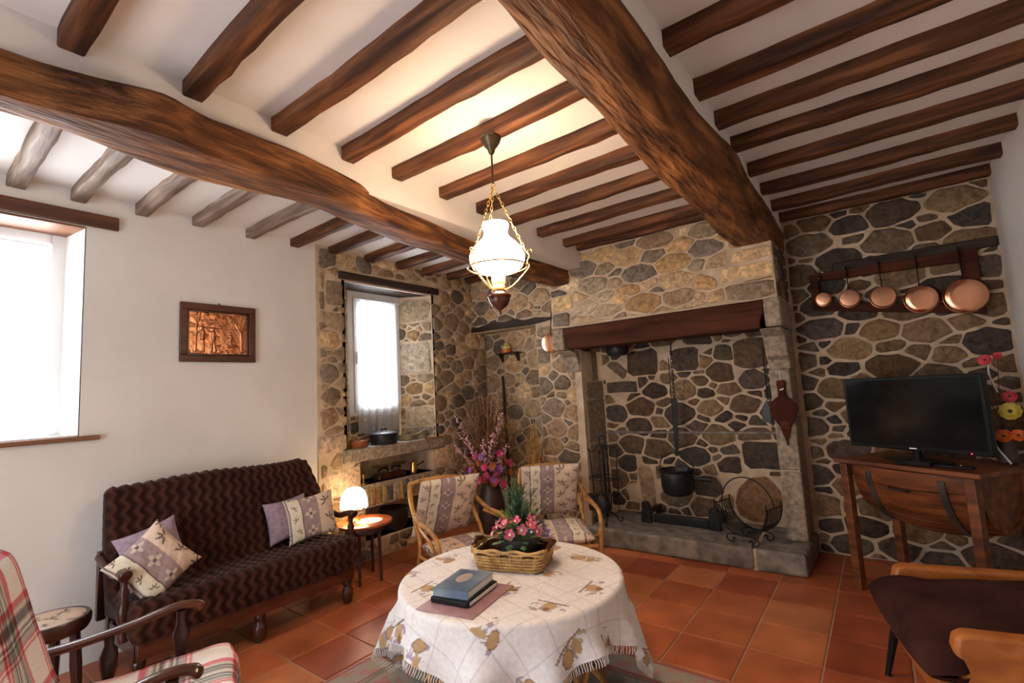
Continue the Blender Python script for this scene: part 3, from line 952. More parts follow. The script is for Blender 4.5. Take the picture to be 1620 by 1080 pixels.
def curtain(name, x, y0, y1, z0, z1, label, folds, amp):
    nu, nv = 90, 24
    u, v = np.meshgrid(np.linspace(0, 1, nu), np.linspace(0, 1, nv), indexing='ij')
    P = np.zeros((nu, nv, 3))
    P[:, :, 1] = y0 + (y1 - y0) * u
    P[:, :, 2] = z1 + (z0 - z1) * v + 0.006 * np.sin(u * folds * 3) * v
    P[:, :, 0] = x + amp * (0.35 + 0.65 * v) * np.sin(2 * np.pi * folds * u + 0.8 * np.sin(5 * u))
    t = thing(name, label, 'curtain', (0, 0, 0))
    MB().grid(P).build('lace_panel', lace, t, smooth=180, fix=False)
    rod = MB().tube([(x + 0.012, y0 - 0.03, z1 + 0.004), (x + 0.012, y1 + 0.03, z1 + 0.004)], 0.006).build('curtain_rod', M['upvc'], t)
    return t


curtain('lace_curtain', -2.545, -4.02, -3.215, 1.275, 2.40, 'white lace curtain over the tall window in the white wall', 9, 0.010)
curtain('lace_curtain', -2.545, -1.03, -0.53, 1.06, 2.345, 'white lace curtain hanging in the small stone window', 6, 0.012)
# ---------------------------------------------------------------- printed fabrics (colour functions in metres)
BEIGE, CREAM, MAUVE, DKLINE, LEAF, PEACH = (np.array(hexc(*c)) for c in ((212, 192, 176), (226, 214, 192), (164, 140, 142), (112, 94, 92), (112, 94, 86), (220, 196, 174)))


def leafmask(u, v, cu, cv, ang, l, w):
    du, dv = u - cu, v - cv
    a = du * math.cos(ang) + dv * math.sin(ang)
    b = -du * math.sin(ang) + dv * math.cos(ang)
    return ((a - l * 0.6) / (l * 0.5)) ** 2 + (b / w) ** 2 < 1


def fabric(u, v, seed=0):
    """striped floral furnishing cotton; repeat 0.40 m across"""
    u = np.mod(u, 0.40)
    c = np.empty(u.shape + (3,))
    c[...] = BEIGE
    c[(u > 0.075) & (u < 0.155)] = CREAM
    c[(u > 0.155) & (u < 0.265)] = MAUVE
    c[u >= 0.265] = PEACH
    c *= (1 + 0.05 * snoise(u * 60, v * 60, 5, 2))[..., None]
    for e in (0.068, 0.155):
        c[np.abs(u - e - 0.002 * np.sin(v * 40)) < 0.0035] = DKLINE
    for cu, step, sz, offs in ((0.035, 0.10, 0.030, 0.0), (0.113, 0.078, 0.024, 0.03), (0.325, 0.12, 0.042, 0.05), (0.375, 0.13, 0.03, 0.1)):
        k = np.floor((v - offs) / step)
        vv = (v - offs) - (k + 0.5) * step
        sgn = np.where(np.mod(k, 2) == 0, 1.0, -1.0)
        uu = (u - cu) * sgn + 0.008 * np.mod(k, 3) - 0.008
        m = np.zeros(u.shape, bool)
        for a in (0.5, 1.3, 2.3, -0.6):
            m |= leafmask(uu, vv, 0, 0, a, sz, sz * 0.13)
        c[m] = LEAF
    k = np.floor(v / 0.115)
    vv = v - (k + 0.5) * 0.115
    uu = u - 0.21
    r = np.sqrt(uu ** 2 + vv ** 2)
    th = np.arctan2(vv, uu)
    pet = (r < 0.026 + 0.012 * np.cos(4 * th)) & (r > 0.012)
    c[pet & (u > 0.155) & (u < 0.265)] = MAUVE * 0.4 + CREAM * 0.6
    c[(r < 0.009)] = LEAF
    return np.clip(c, 0, 1)


def cushion(name, parent, w, h, t, mat, loc, rot, colf=None, n=64, power=3.0, pinch=0.06, seed=0):
    """pillow in local x (w), z (h), thickness y; colf(u,v)->rgb"""
    a = np.linspace(-1, 1, n)
    A, B = np.meshgrid(a, a, indexing='ij')
    prof = ((1 - np.abs(A) ** power) * (1 - np.abs(B) ** power)) ** 0.55
    prof = prof * (1 + 0.07 * snoise(A * 3, B * 3, seed, 3))
    px = A * w / 2 * (1 - pinch * (1 - np.abs(B) ** 2) * np.abs(A) ** 3)
    pz = B * h / 2 * (1 - pinch * (1 - np.abs(A) ** 2) * np.abs(B) ** 3)
    wr = 0.004 * snoise(A * 9, B * 7, seed + 3, 3)
    P1 = np.stack([px, -prof * t / 2 + wr * prof, pz], -1)
    P2 = np.stack([px, prof * t / 2 + wr * prof, pz], -1)[::-1]
    mb = MB().grid(P1).grid(P2)
    cols = None
    if colf is not None:
        U, W = (A + 1) * w / 2, (B + 1) * h / 2
        c = colf(U, W).reshape(-1, 3)
        cols = np.concatenate([c, colf(U, W)[::-1].reshape(-1, 3)])
    o = mb.build(name, mat, parent, smooth=180, colors=cols, fix=False)
    o.location = loc
    o.rotation_euler = rot
    return o


# ---------------------------------------------------------------- sofa with plush throw
CY0, CY1 = -2.97, -1.69
sofa = thing('sofa', 'dark wooden sofa under a brown zigzag plush throw against the white wall', 'sofa', (-1.95, (CY0 + CY1) / 2, 0))
HL = (CY1 - CY0) / 2
# local: x toward room, y along, z up
keys = [(-0.16, 0.30), (-0.245, 0.62), (-0.262, 0.90), (-0.235, 0.958), (-0.185, 0.965), (-0.150, 0.93), (-0.11, 0.72), (-0.075, 0.52), (-0.055, 0.435), (-0.01, 0.425), (0.14, 0.435), (0.265, 0.445), (0.315, 0.43), (0.332, 0.38), (0.330, 0.30), (0.318, 0.255), (0.27, 0.25), (0.05, 0.29)]
cur = np.array(spline([(a, b, 0) for a, b in keys], 14))[:, :2]
seg = np.r_[0, np.cumsum(np.hypot(*np.diff(cur, axis=0).T))]
NV = 190
vv = np.linspace(0, seg[-1], NV)
cx, cz = np.interp(vv, seg, cur[:, 0]), np.interp(vv, seg, cur[:, 1])
tx, tz = np.gradient(cx), np.gradient(cz)
tl_ = np.hypot(tx, tz)
nx_, nz_ = -tz / tl_, tx / tl_
NU = 170
uu = np.linspace(-1, 1, NU)
U, W = np.meshgrid(uu, vv, indexing='ij')
yy = U * HL
edge = np.clip((1 - np.abs(U)) * HL / 0.035, 0, 1) ** 0.5
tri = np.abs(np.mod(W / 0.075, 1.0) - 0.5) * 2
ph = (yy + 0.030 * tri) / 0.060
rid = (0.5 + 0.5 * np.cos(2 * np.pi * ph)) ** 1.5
disp = (0.012 * rid - 0.006 + 0.006 * snoise(yy * 6, W * 7, 4, 3)) - 0.03 * (1 - edge)
P = np.zeros((NU, NV, 3))
P[:, :, 0] = cx[None] + disp * nx_[None]
P[:, :, 1] = yy - np.clip(U, 0, 1) * 0.125 * np.clip((1.02 - W) / 0.35, 0, 1) * np.clip(U * 1.2, 0, 1)
P[:, :, 2] = cz[None] + disp * nz_[None] + 0.010 * snoise(yy * 5, W * 0.2, 9, 2) * (W < 0.9) + 0.008 * snoise(yy * 6, W * 0, 10, 2) * (W > 1.3)
mb = MB().grid(P)
for i in (0, NU - 1):                    # close the two ends
    o0 = len(mb.v)
    mid = P[i].mean(0)
    ring = [i * NV + j for j in range(NV)]
    mb.f.append(tuple(ring if i else ring[::-1]))
pcol = (np.array(hexc(44, 23, 17))[None, None] * (1 - rid[..., None]) + np.array(hexc(72, 43, 33))[None, None] * rid[..., None])  # paler ridge tops: sheen of the pile put into the colour
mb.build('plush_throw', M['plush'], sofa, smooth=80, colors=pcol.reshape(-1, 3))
MB().bb(0.262, 0.295, -HL + 0.03, HL - 0.03, 0.165, 0.262).build('front_rail', M['chairwood'], sofa, bevel=0.005)
MB().bb(-0.15, -0.12, -HL + 0.03, HL - 0.03, 0.17, 0.27).build('back_rail', M['darkwood'], sofa, bevel=0.005)
for s in (-1, 1):
    MB().bb(-0.15, 0.29, s * (HL - 0.045) - 0.02, s * (HL - 0.045) + 0.02, 0.17, 0.26).build('side_rail', M['darkwood'], sofa, bevel=0.005)
legp = [(0.018, 0.0), (0.026, 0.01), (0.036, 0.03), (0.040, 0.06), (0.040, 0.085), (0.030, 0.10), (0.024, 0.115), (0.031, 0.135), (0.031, 0.15), (0.024, 0.165), (0.034, 0.19), (0.034, 0.26)]
for y in (-HL + 0.05, 0.0, HL - 0.05):
    mb = MB().lathe(legp[:10], (0.245, y, 0), 16)
    mb.box((0.245, y, 0.215), (0.062, 0.062, 0.11))
    mb.build('leg', M['darkwood'], sofa, bevel=0.003)
for y in (-HL + 0.05, HL - 0.05):
    MB().box((-0.20, y, 0.24), (0.05, 0.05, 0.48)).build('leg', M['darkwood'], sofa, bevel=0.004)
for s in (-1, 1):
    ya = s * (HL + 0.012)
    pth = spline([(-0.20, ya, 0.60), (-0.10, ya, 0.575), (0.06, ya, 0.555), (0.16, ya, 0.575), (0.225, ya, 0.585), (0.258, ya, 0.572)], 6)
    MB().tube(pth, [0.022] * (len(pth) - 5) + [0.026, 0.03, 0.031, 0.029, 0.02], 10).build('armrest', M['darkwood'], sofa)
    MB().lathe([(0.02, 0.26), (0.026, 0.29), (0.016, 0.32), (0.028, 0.37), (0.030, 0.41), (0.016, 0.46), (0.024, 0.49), (0.014, 0.52), (0.02, 0.56)], (0.215, ya - s * 0.005, 0), 14).build('arm_spindle', M['darkwood'], sofa)
    MB().box((-0.20, ya - s * 0.01, 0.45), (0.04, 0.04, 0.36)).build('back_post', M['darkwood'], sofa, bevel=0.004)

# loose cushions on the sofa (rotation: local -y faces the room)
def loose(label, loc, rot, flo, w=0.36, h=0.36, seed=0):
    t = thing('cushion', label, 'cushion', loc, 0, 'cushions on the sofa')
    o = cushion('cover', t, w, h, 0.11, M['attr'] if flo else M['lilac'], (0, 0, 0), rot, (lambda u, v: fabric(u + 0.055, v, seed)) if flo else None, n=100 if flo else 48, seed=seed, pinch=0.10)
    return t


R90 = math.pi / 2
loose('plain lilac cushion behind the floral one at the left end of the sofa', (-1.965, -2.79, 0.598), (-0.30, math.radians(-14), R90), False, 0.30, 0.30, seed=2)
loose('striped floral cushion leaning askew at the left end of the sofa', (-1.80, -2.835, 0.580), (-0.42, math.radians(-34), R90 + 0.25), True, 0.32, 0.32, seed=3)
loose('plain lilac cushion behind the floral one at the right end of the sofa', (-2.00, -2.00, 0.590), (-0.25, math.radians(-4), R90), False, 0.30, 0.28, seed=4)
loose('striped floral cushion standing upright at the right end of the sofa', (-1.90, -1.885, 0.590), (-0.22, math.radians(-5), R90 - 0.2), True, 0.34, 0.30, seed=5)

# ---------------------------------------------------------------- round side table and small lamp
st = thing('side_table', 'small round reddish side table with dark legs at the right end of the sofa', 'side table', (-1.985, -1.395, 0))
MB().lathe([(0.19, 0.408), (0.215, 0.412), (0.222, 0.422), (0.215, 0.432), (0.205, 0.434)], (0, 0, 0), 48).build('table_top', M['redwood'], st)
for a in (-50, 15, 120, 210):
    c, s = math.cos(math.radians(a)), math.sin(math.radians(a))
    MB().tube([(0.14 * c, 0.14 * s, 0.41), (0.155 * c, 0.155 * s, 0.0)], [0.018, 0.014], 4).build('leg', M['darkwood'], st)
MB().lathe([(0.15, 0.355), (0.155, 0.36), (0.155, 0.40), (0.15, 0.408)], (0, 0, 0), 32).build('apron', M['darkwood'], st)

shade_m = pm('lit_lamp_shade', (0.95, 0.85, 0.70), (0.98, 0.88, 0.75), rough=0.8, scale=30, emit=(1.0, 0.76, 0.44), estr=9.0)
tlmp = thing('table_lamp', 'small lit lamp with frilled domed shade on the side table', 'table lamp', (-2.045, -1.44, 0.434))
MB().lathe([(0.045, 0.0), (0.048, 0.008), (0.03, 0.02), (0.02, 0.045), (0.024, 0.06), (0.032, 0.085), (0.036, 0.10), (0.03, 0.112), (0.014, 0.118), (0.012, 0.15)], (0, 0, 0), 20).build('base', M['redwood'], tlmp)
nu, nv = 72, 14
P = np.zeros((nu, nv, 3))
for j in range(nv):
    t = j / (nv - 1)
    a = t * math.pi * 0.56
    for i in range(nu):
        q = 2 * math.pi * i / nu
        r = 0.092 * math.sin(a) ** 0.8 + 0.012
        z = 0.135 + 0.125 * math.cos(a) + 0.0
        if j == nv - 1:
            z += 0.007 * math.sin(q * 12) - 0.004
            r += 0.004
        P[i, j] = (r * math.cos(q), r * math.sin(q), z)
MB().grid(P, closed_u=True).build('lamp_shade', shade_m, tlmp, smooth=180)


def bulb(name, loc, power, col, rad):
    l = bpy.data.lights.new(name, 'POINT')
    l.energy, l.color, l.shadow_soft_size = power, col, rad
    o = bpy.data.objects.new(name, l)
    COL.objects.link(o)
    o.location = loc
    return o


WARM = (1.0, 0.66, 0.38)
bulb('table_lamp_bulb', (-2.045, -1.44, 0.434 + 0.15), 3.0, WARM, 0.02)
pd = spline([(-0.03, -0.03, 0.004), (-0.07, -0.02, 0.004), (-0.11, 0.03, 0.004), (-0.14, 0.08, 0.0045)], 6)
MB().tube(pd, 0.003, 6).build('cord', M['black'], tlmp)
dl = tag(MB().lathe([(0.0, 0.0), (0.095, 0.0), (0.10, 0.0012), (0.095, 0.002), (0.0, 0.002)], (-1.945, -1.375, 0.4345), 40, close=False).build('doily', M['fringe']), 'small round white doily on the side table', 'doily')

# ---------------------------------------------------------------- round rattan table under a printed cloth
TCX, TCY, TZ, TR = -0.07, -1.98, 0.55, 0.485
rtab = thing('round_table', 'low round rattan table under a white printed cloth', 'table', (TCX, TCY, 0))
MB().lathe([(0.44, TZ - 0.03), (0.462, TZ - 0.026), (0.466, TZ - 0.015), (0.46, TZ - 0.004), (0.44, TZ - 0.002)], (0, 0, 0), 64).build('table_top', M['rattan'], rtab)
for k in range(4):
    a0 = math.radians(-22 + 90 * k)
    for da in (-0.05, 0.0, 0.05):
        c, s = math.cos(a0 + da), math.sin(a0 + da)
        MB().tube([(0.40 * c, 0.40 * s, TZ - 0.03), (0.41 * c, 0.41 * s, 0.3), (0.40 * c, 0.40 * s, 0.026)], 0.014, 8).build('leg', M['rattan'] if da else M['bronze'], rtab)
    a1 = a0 + math.pi / 2
    pts = []
    for t in np.linspace(0, 1, 15):
        a = a0 + (a1 - a0) * t
        pts.append((0.40 * math.cos(a), 0.40 * math.sin(a), 0.10 + 0.36 * math.sin(math.pi * t)))
    MB().tube(pts, 0.012, 8).build('hoop', M['rattan'], rtab)
    MB().tube([(p[0] * 0.95, p[1] * 0.95, p[2] * 0.7 + 0.03) for p in pts], 0.010, 8).build('hoop', M['rattan'], rtab)
MB().tube([(0.405 * math.cos(a), 0.405 * math.sin(a), 0.026) for a in np.linspace(0, 2 * math.pi, 48, endpoint=False)], 0.014, 8, closed=True).build('base_ring', M['rattan'], rtab)
MB().tube([(0.43 * math.cos(a), 0.43 * math.sin(a), TZ - 0.05) for a in np.linspace(0, 2 * math.pi, 48, endpoint=False)], 0.013, 8, closed=True).build('top_ring', M['rattan'], rtab)

# cloth: a square laid over the round top
HALF, ROT = 0.655, math.radians(-16)
NC = 270
a = np.linspace(-HALF, HALF, NC)
S_, T_ = np.meshgrid(a, a, indexing='ij')


def drape(S_, T_, lift=0.0):
    rho = np.hypot(S_, T_)
    th = np.arctan2(T_, S_)
    over = np.clip(rho - TR, 0, None)
    rc = 0.018
    ang = np.clip(over / rc, 0, np.pi / 2)
    hang = np.clip(over - rc * np.pi / 2, 0, None)
    fold = (0.5 + 0.5 * np.cos(14 * th + 0.9 * np.sin(3 * th))) * 0.65 + 0.35 * (0.5 + 0.5 * np.cos(9 * th + 1.3))
    R_ = np.minimum(rho, TR) + rc * np.sin(ang) + hang * (-0.02 + 0.44 * fold ** 1.2 * np.clip(hang / 0.14, 0.5, 1)) 
    Z_ = TZ + 0.004 + lift - rc * (1 - np.cos(ang)) - hang * np.sqrt(np.clip(1 - 0.03 - 0.16 * fold ** 2, 0.3, 1))
    ang2 = th + ROT
    return np.stack([TCX + R_ * np.cos(ang2), TCY + R_ * np.sin(ang2), Z_ + 0.0012 * snoise(S_ * 14, T_ * 14, 2, 2) * (over <= 0)], -1)


def cloth_print(s, t):
    c = np.empty(s.shape + (3,))
    c[...] = np.array(hexc(232, 227, 225))
    g = 0.075
    ln = (np.abs(np.mod(s, g) - g / 2) < 0.0012) | (np.abs(np.mod(t, g) - g / 2) < 0.0012)
    c[ln] = np.array(hexc(210, 200, 202))
    p = 0.25
    ks, kt = np.floor(s / p), np.floor(t / p)
    h = np.mod(np.sin(ks * 12.9898 + kt * 78.233) * 43758.5453, 1.0)
    h2 = np.mod(h * 17.13, 1.0)
    du = s - (ks + 0.5) * p - 0.05 * (h2 - 0.5)
    dv = t - (kt + 0.5) * p - 0.05 * (h - 0.5)
    a_ = np.floor(h * 4) * math.pi / 2 + 0.35
    x, y = (du * np.cos(a_) + dv * np.sin(a_)) / 1.25, (-du * np.sin(a_) + dv * np.cos(a_)) / 1.25
    nn = snoise(s * 90, t * 90, 12, 3)
    OCH, BRN, PUR, GRN, LIN = (np.array(hexc(*q)) for q in ((192, 158, 116), (142, 108, 80), (166, 148, 164), (170, 162, 142), (112, 90, 76)))
    kind = np.floor(h2 * 3)
    # leaves and flowers around each motif
    cl = ((x / 0.062) ** 2 + ((y + 0.004) / 0.026) ** 2 < 1) & (nn > 0.25)
    c[cl] = PUR
    cl = (((x - 0.03) / 0.05) ** 2 + ((y - 0.012) / 0.022) ** 2 < 1) & (nn < -0.38)
    c[cl] = GRN
    m0 = kind == 0                                    # oval dish on a board
    c[m0 & (np.abs(y - 0.028) < 0.003) & (np.abs(x) < 0.066)] = BRN
    e = ((x + 0.022) / 0.028) ** 2 + ((y) / 0.022) ** 2
    c[m0 & (e < 1)] = OCH
    c[m0 & (e < 1) & (e > 0.72)] = BRN
    e = ((x - 0.028) / 0.016) ** 2 + (y / 0.024) ** 2
    c[m0 & (e < 1)] = OCH * 0.9
    m1_ = kind == 1                                   # oil lamp and fruit
    e = ((x) / 0.012) ** 2 + ((y - 0.03) / 0.026) ** 2
    c[m1_ & (e < 1)] = OCH
    e = ((x) / 0.03) ** 2 + ((y + 0.018) / 0.018) ** 2
    c[m1_ & (e < 1)] = OCH * 0.85
    c[m1_ & (e < 1) & (e > 0.75)] = BRN
    m2_ = kind >= 2                                   # jug with flowers
    e = ((x) / 0.024) ** 2 + ((y + 0.012) / 0.024) ** 2
    c[m2_ & (e < 1)] = OCH * 0.95
    c[m2_ & (np.abs(y + 0.036) < 0.003) & (np.abs(x) < 0.055)] = LIN
    c[m2_ & ((x / 0.012) ** 2 + ((y - 0.012) / 0.014) ** 2 < 1)] = BRN
    return c


tcl = thing('tablecloth', 'white tablecloth printed with brown still lifes and fringed hem', 'tablecloth', (0, 0, 0))
MB().grid(drape(S_, T_)).build('cloth', M['cloth'], tcl, smooth=180, colors=cloth_print(S_, T_).reshape(-1, 3), fix=False)
fr_mb = MB()
rf = random.Random(4)
for side in range(4):
    n = 118
    for k in range(n):
        e = -HALF + 2 * HALF * (k + 0.5) / n
        st_ = [(HALF, e), (-HALF, e), (e, HALF), (e, -HALF)][side]
        o_ = [(1, 0), (-1, 0), (0, 1), (0, -1)][side]
        q = [drape(np.array(st_[0] + o_[0] * d + rf.uniform(-0.003, 0.003) * (d > 0) * abs(o_[1])), np.array(st_[1] + o_[1] * d + rf.uniform(-0.003, 0.003) * (d > 0) * abs(o_[0]))) for d in (-0.002, 0.014, 0.030)]
        fr_mb.tube(q, [0.0018, 0.002, 0.0014], 4)
fo = fr_mb.build('fringe', M['fringe'], tcl, smooth=60)
fo['kind'] = 'stuff'

# ---------------------------------------------------------------- things on the table
def on_table(u, v):
    """pixel -> point of the table top"""
    d = Vector(RC[0]) * ((u - 810) / 764.122) + Vector(RC[1]) * (-(v - 540) / 764.122) + Vector(RC[2])
    c = Vector((1.36457, -3.78029, 1.37128))
    return c + d * ((TZ + 0.004 - c.z) / d.z)


ZT = TZ + 0.0055
pa, pb = on_table(682, 958), on_table(735, 977)
bdir = math.atan2((on_table(785, 930) - on_table(737, 968)).y, (on_table(785, 930) - on_table(737, 968)).x)
mat_m = pm('placemat_vinyl', hexc(150, 110, 116), hexc(176, 138, 142), rough=0.4, scale=14)
bc = on_table(737, 942)
pmn = tag(MB().box((0, 0, 0.0012), (0.33, 0.26, 0.0024)).build('placemat', mat_m, None, bevel=0.001, loc=(bc.x + 0.015, bc.y - 0.012, ZT), rz=bdir), 'mauve placemat under the books on the round table', 'placemat')
cov = pm('blue_photo_cover', hexc(70, 92, 116), hexc(128, 140, 150), rough=0.3, scale=9, col3=hexc(92, 110, 128))
pagm = pm('book_pages', hexc(214, 210, 204), hexc(232, 228, 222), rough=0.9, scale=20, stretch=(1, 1, 30))
bk = thing('binder', 'black folder lying under the blue book', 'folder', (bc.x - 0.008, bc.y + 0.004, ZT + 0.0026), bdir)
MB().box((0, 0, 0.0115), (0.235, 0.178, 0.023)).build('cover', M['black'], bk, bevel=0.006)
MB().box((0.0, -0.0895, 0.012), (0.21, 0.003, 0.012)).build('pages', pagm, bk)
bk2 = thing('book', 'hardback book with blue landscape cover on the black folder', 'book', (bc.x - 0.012, bc.y + 0.006, ZT + 0.0258), bdir + 0.04)
MB().box((0, 0, 0.002), (0.215, 0.160, 0.004)).build('back_cover', cov, bk2, bevel=0.001)
MB().box((0.002, 0, 0.016), (0.208, 0.154, 0.025)).build('pages', pagm, bk2)
MB().box((0, 0, 0.030), (0.215, 0.160, 0.004)).build('front_cover', cov, bk2, bevel=0.001)
MB().box((-0.106, 0, 0.016), (0.004, 0.160, 0.028)).build('spine', cov, bk2)
blot = pm('cover_picture', hexc(184, 150, 130), hexc(150, 150, 160), rough=0.3, scale=30)
MB().ell((0.02, 0.01, 0.032), (0.05, 0.03, 0.0012), 20, 6).build('cover_picture', blot, bk2)

kc = on_table(808, 897)
kdir = math.atan2((on_table(853, 913) - on_table(757, 905)).y, (on_table(853, 913) - on_table(757, 905)).x)
bas = thing('wicker_basket', 'rectangular wicker basket with wooden handles on the round table', 'basket', (kc.x - 0.01, kc.y + 0.045, ZT), kdir)
BL, BW, BH = 0.335, 0.235, 0.095


def rrect(l, w, z, n=44, r=0.25):
    out = []
    for k in range(n):
        a_ = 2 * math.pi * k / n
        c, s = math.cos(a_), math.sin(a_)
        q = (abs(c) ** 6 + abs(s) ** 6) ** (-1 / 6)
        out.append((c * q * l / 2, s * q * w / 2, z))
    return out


MB().prism([(p[0], p[1]) for p in rrect(BL * 0.93, BW * 0.92, 0)], 0.002, 0.008, lambda u, v, d: (u, v, d)).build('basket_floor', M['bronze'], bas)
for z, sgn in ((0.008, 1), (0.022, -1), (0.036, 1), (0.050, -1), (0.062, 1)):
    k_ = 1 + 0.12 * z / BH
    base = rrect(BL * k_ * 0.96, BW * k_ * 0.96, z, 88)
    pts = [(p[0] * (1 + sgn * 0.012 * math.cos(i * math.pi / 2)), p[1] * (1 + sgn * 0.016 * math.cos(i * math.pi / 2)), p[2]) for i, p in enumerate(base)]
    MB().tube(pts, 0.0062, 6, closed=True).build('weave_strand', M['wicker'], bas)
for k in range(2):
    base = rrect(BL * 1.09, BW * 1.10, BH - 0.012 + 0.010 * k, 88)
    pts = [(p[0], p[1], p[2] + 0.004 * math.sin(i * math.pi / 4 + k * math.pi)) for i, p in enumerate(base)]
    MB().tube(pts, 0.007, 6, closed=True).build('basket_rim', M['wicker'], bas)
for p0, p1 in list(zip(rrect(BL * 0.96, BW * 0.96, 0.002, 22), rrect(BL * 1.08, BW * 1.09, BH - 0.008, 22))):
    MB().tube([p0, p1], 0.004, 5).build('stake', M['wicker'], bas)
for s in (-1, 1):
    MB().tube([(s * (BL / 2 * 1.12), -0.055, BH), (s * (BL / 2 * 1.15), 0, BH + 0.012), (s * (BL / 2 * 1.12), 0.055, BH)], [0.012, 0.015, 0.012], 10).build('handle', M['chairwood'], bas)
lin_m = pm('dark_glazed_liner', (0.03, 0.012, 0.008), (0.06, 0.026, 0.016), rough=0.12, scale=9)
P = np.zeros((44, 3, 3))
for j, (k_, z) in enumerate(((0.90, 0.012), (0.95, 0.05), (1.02, 0.078))):
    P[:, j] = rrect(BL * k_, BW * k_, z)
MB().grid(P, closed_u=True).build('liner', lin_m, bas)

pot = thing('flower_pot', 'pink and purple artificial pansies with conifer sprig in a grey metal pot', 'flower pot', (kc.x + 0.015, kc.y + 0.06, ZT + 0.014), kdir)
pewter = pm('dark_pewter', (0.10, 0.10, 0.10), (0.16, 0.16, 0.155), rough=0.3, metal=0.8, scale=10)
MB().lathe([(0.062, 0.0), (0.068, 0.01), (0.070, 0.05), (0.072, 0.085), (0.074, 0.09), (0.066, 0.09), (0.06, 0.08), (0.0, 0.08)], (0, 0, 0), 32, close=False).build('pot', pewter, pot)
GREEN = pm('conifer_green', hexc(34, 58, 34), hexc(74, 104, 62), rough=0.7, scale=30, pos=True)
LEAFG = pm('leaf_green', hexc(52, 84, 40), hexc(110, 142, 76), rough=0.55, scale=20, pos=True)
PINK = pm('pink_petal', hexc(206, 72, 110), hexc(232, 140, 162), rough=0.6, scale=30, pos=True, objcol=True)
PLUM = pm('purple_petal', hexc(140, 100, 180), hexc(178, 142, 210), rough=0.6, scale=24, pos=True)
YEL = pm('flower_eye', hexc(230, 214, 150), hexc(240, 232, 200), rough=0.6, scale=20)
rp = random.Random(12)
con = MB()
for k in range(44):                                    # conifer sprig: plumes of flat needles
    a_ = rp.uniform(0, 6.28)
    sp_ = rp.uniform(0.0, 0.075)
    H_ = rp.uniform(0.10, 0.205)
    b0 = Vector((0.01 * math.cos(a_), 0.01 * math.sin(a_), 0.08))
    tip = Vector((sp_ * math.cos(a_), sp_ * math.sin(a_), 0.08 + H_ * (1 - 2.2 * sp_)))
    con.tube([b0, (b0 + tip) / 2 + Vector((0, 0, 0.01)), tip], [0.0014, 0.0012, 0.0006], 4)
    for q in range(16):
        t = 0.25 + 0.75 * q / 15
        c = b0.lerp(tip, t)
        dr = Vector((rp.uniform(-1, 1), rp.uniform(-1, 1), 0.9)).normalized() * rp.uniform(0.016, 0.034)
        con.tube([c, c + dr], [0.0026, 0.0006], 3)
con.build('conifer_sprig', GREEN, pot, smooth=60, fix=False)['kind'] = 'stuff'


def petal_mesh(n=5, r=0.019):
    mb = MB()
    for k in range(n):
        a_ = 2 * math.pi * k / n
        c, s = math.cos(a_), math.sin(a_)
        pts = [(0.002, 0), (r * 0.45, -r * 0.42), (r * 0.95, -r * 0.40), (r * 1.12, 0), (r * 0.95, r * 0.40), (r * 0.45, r * 0.42)]
        vs = [(x * c - y_ * s, x * s + y_ * c, 0.006 * (x / r) ** 2 + 0.002 * math.sin(k * 2.4)) for x, y_ in pts]
        vs.append((0.6 * r * c, 0.6 * r * s, -0.001))
        mb.add(vs, [(i, (i + 1) % 6, 6) for i in range(6)])
    return mb


def orient(o, d):
    o.rotation_euler = Vector(d).to_track_quat('Z', 'Y').to_euler()


pinkme = petal_mesh().build('flower', PINK, pot, fix=False)
eye_me = MB().ell((0, 0, 0.002), (0.005, 0.005, 0.003), 8, 5).build('flower_eye', YEL, pinkme)
plume = petal_mesh(5, 0.020).build('flower', PLUM, pot, fix=False)
eye2 = eye_me.copy()
COL.objects.link(eye2)
eye2.parent = plume
stems = MB()
leafs = MB()
cdir = Vector((math.cos(-0.9 - kdir), math.sin(-0.9 - kdir), 0))      # toward the viewer, in local axes
spots = []
for k in range(70):
    a_ = rp.uniform(-1.9, 1.9)
    el = rp.uniform(0.05, 1.0)
    v_ = Matrix.Rotation(a_, 3, 'Z') @ cdir
    d = (v_ * math.cos(el) + Vector((0, 0, math.sin(el)))).normalized()
    p = Vector((0, 0, 0.095)) + Vector((d.x * 0.094, d.y * 0.094, d.z * 0.066))
    if any((p - s_).length < 0.026 for s_ in spots):
        continue
    spots.append(p)
    right = a_ > 0.95
    src = plume if (right and k % 2 == 0) else pinkme
    if len(spots) == 1:
        o = pinkme
    else:
        o = copy_tree(src, pot)
    o.location = p
    orient(o, d)
    g = rp.uniform(0.7, 1.15)
    o.color = (1.0 * g, 0.85 * g, 0.9 * g, 1)
    stems.tube([(0, 0, 0.07), p * 0.98], 0.0012, 4)
plume.location = Vector((0, 0, 0.10)) + (Matrix.Rotation(1.2, 3, 'Z') @ cdir) * 0.10
orient(plume, (Matrix.Rotation(1.0, 3, 'Z') @ cdir) + Vector((0, 0, 0.5)))
for k in range(80):
    a_ = rp.uniform(0, 6.28)
    el = rp.uniform(-0.35, 0.8)
    d = Vector((math.cos(a_) * math.cos(el), math.sin(a_) * math.cos(el), math.sin(el)))
    c = Vector((0, 0, 0.09)) + d * rp.uniform(0.05, 0.09)
    si = d.cross(Vector((0, 0, 1))).normalized() * rp.uniform(0.010, 0.016)
    l = rp.uniform(0.026, 0.044)
    leafs.add([c, c + d * l * 0.5 + si, c + d * l, c + d * l * 0.5 - si, c + d * l * 0.5 + Vector((0, 0, 0.003))], [(0, 1, 4), (1, 2, 4), (2, 3, 4), (3, 0, 4)])
stems.build('stems', LEAFG, pot)
pot.scale = (1.32, 1.32, 1.32)
leafs.build('leaves', LEAFG, pot, fix=False)
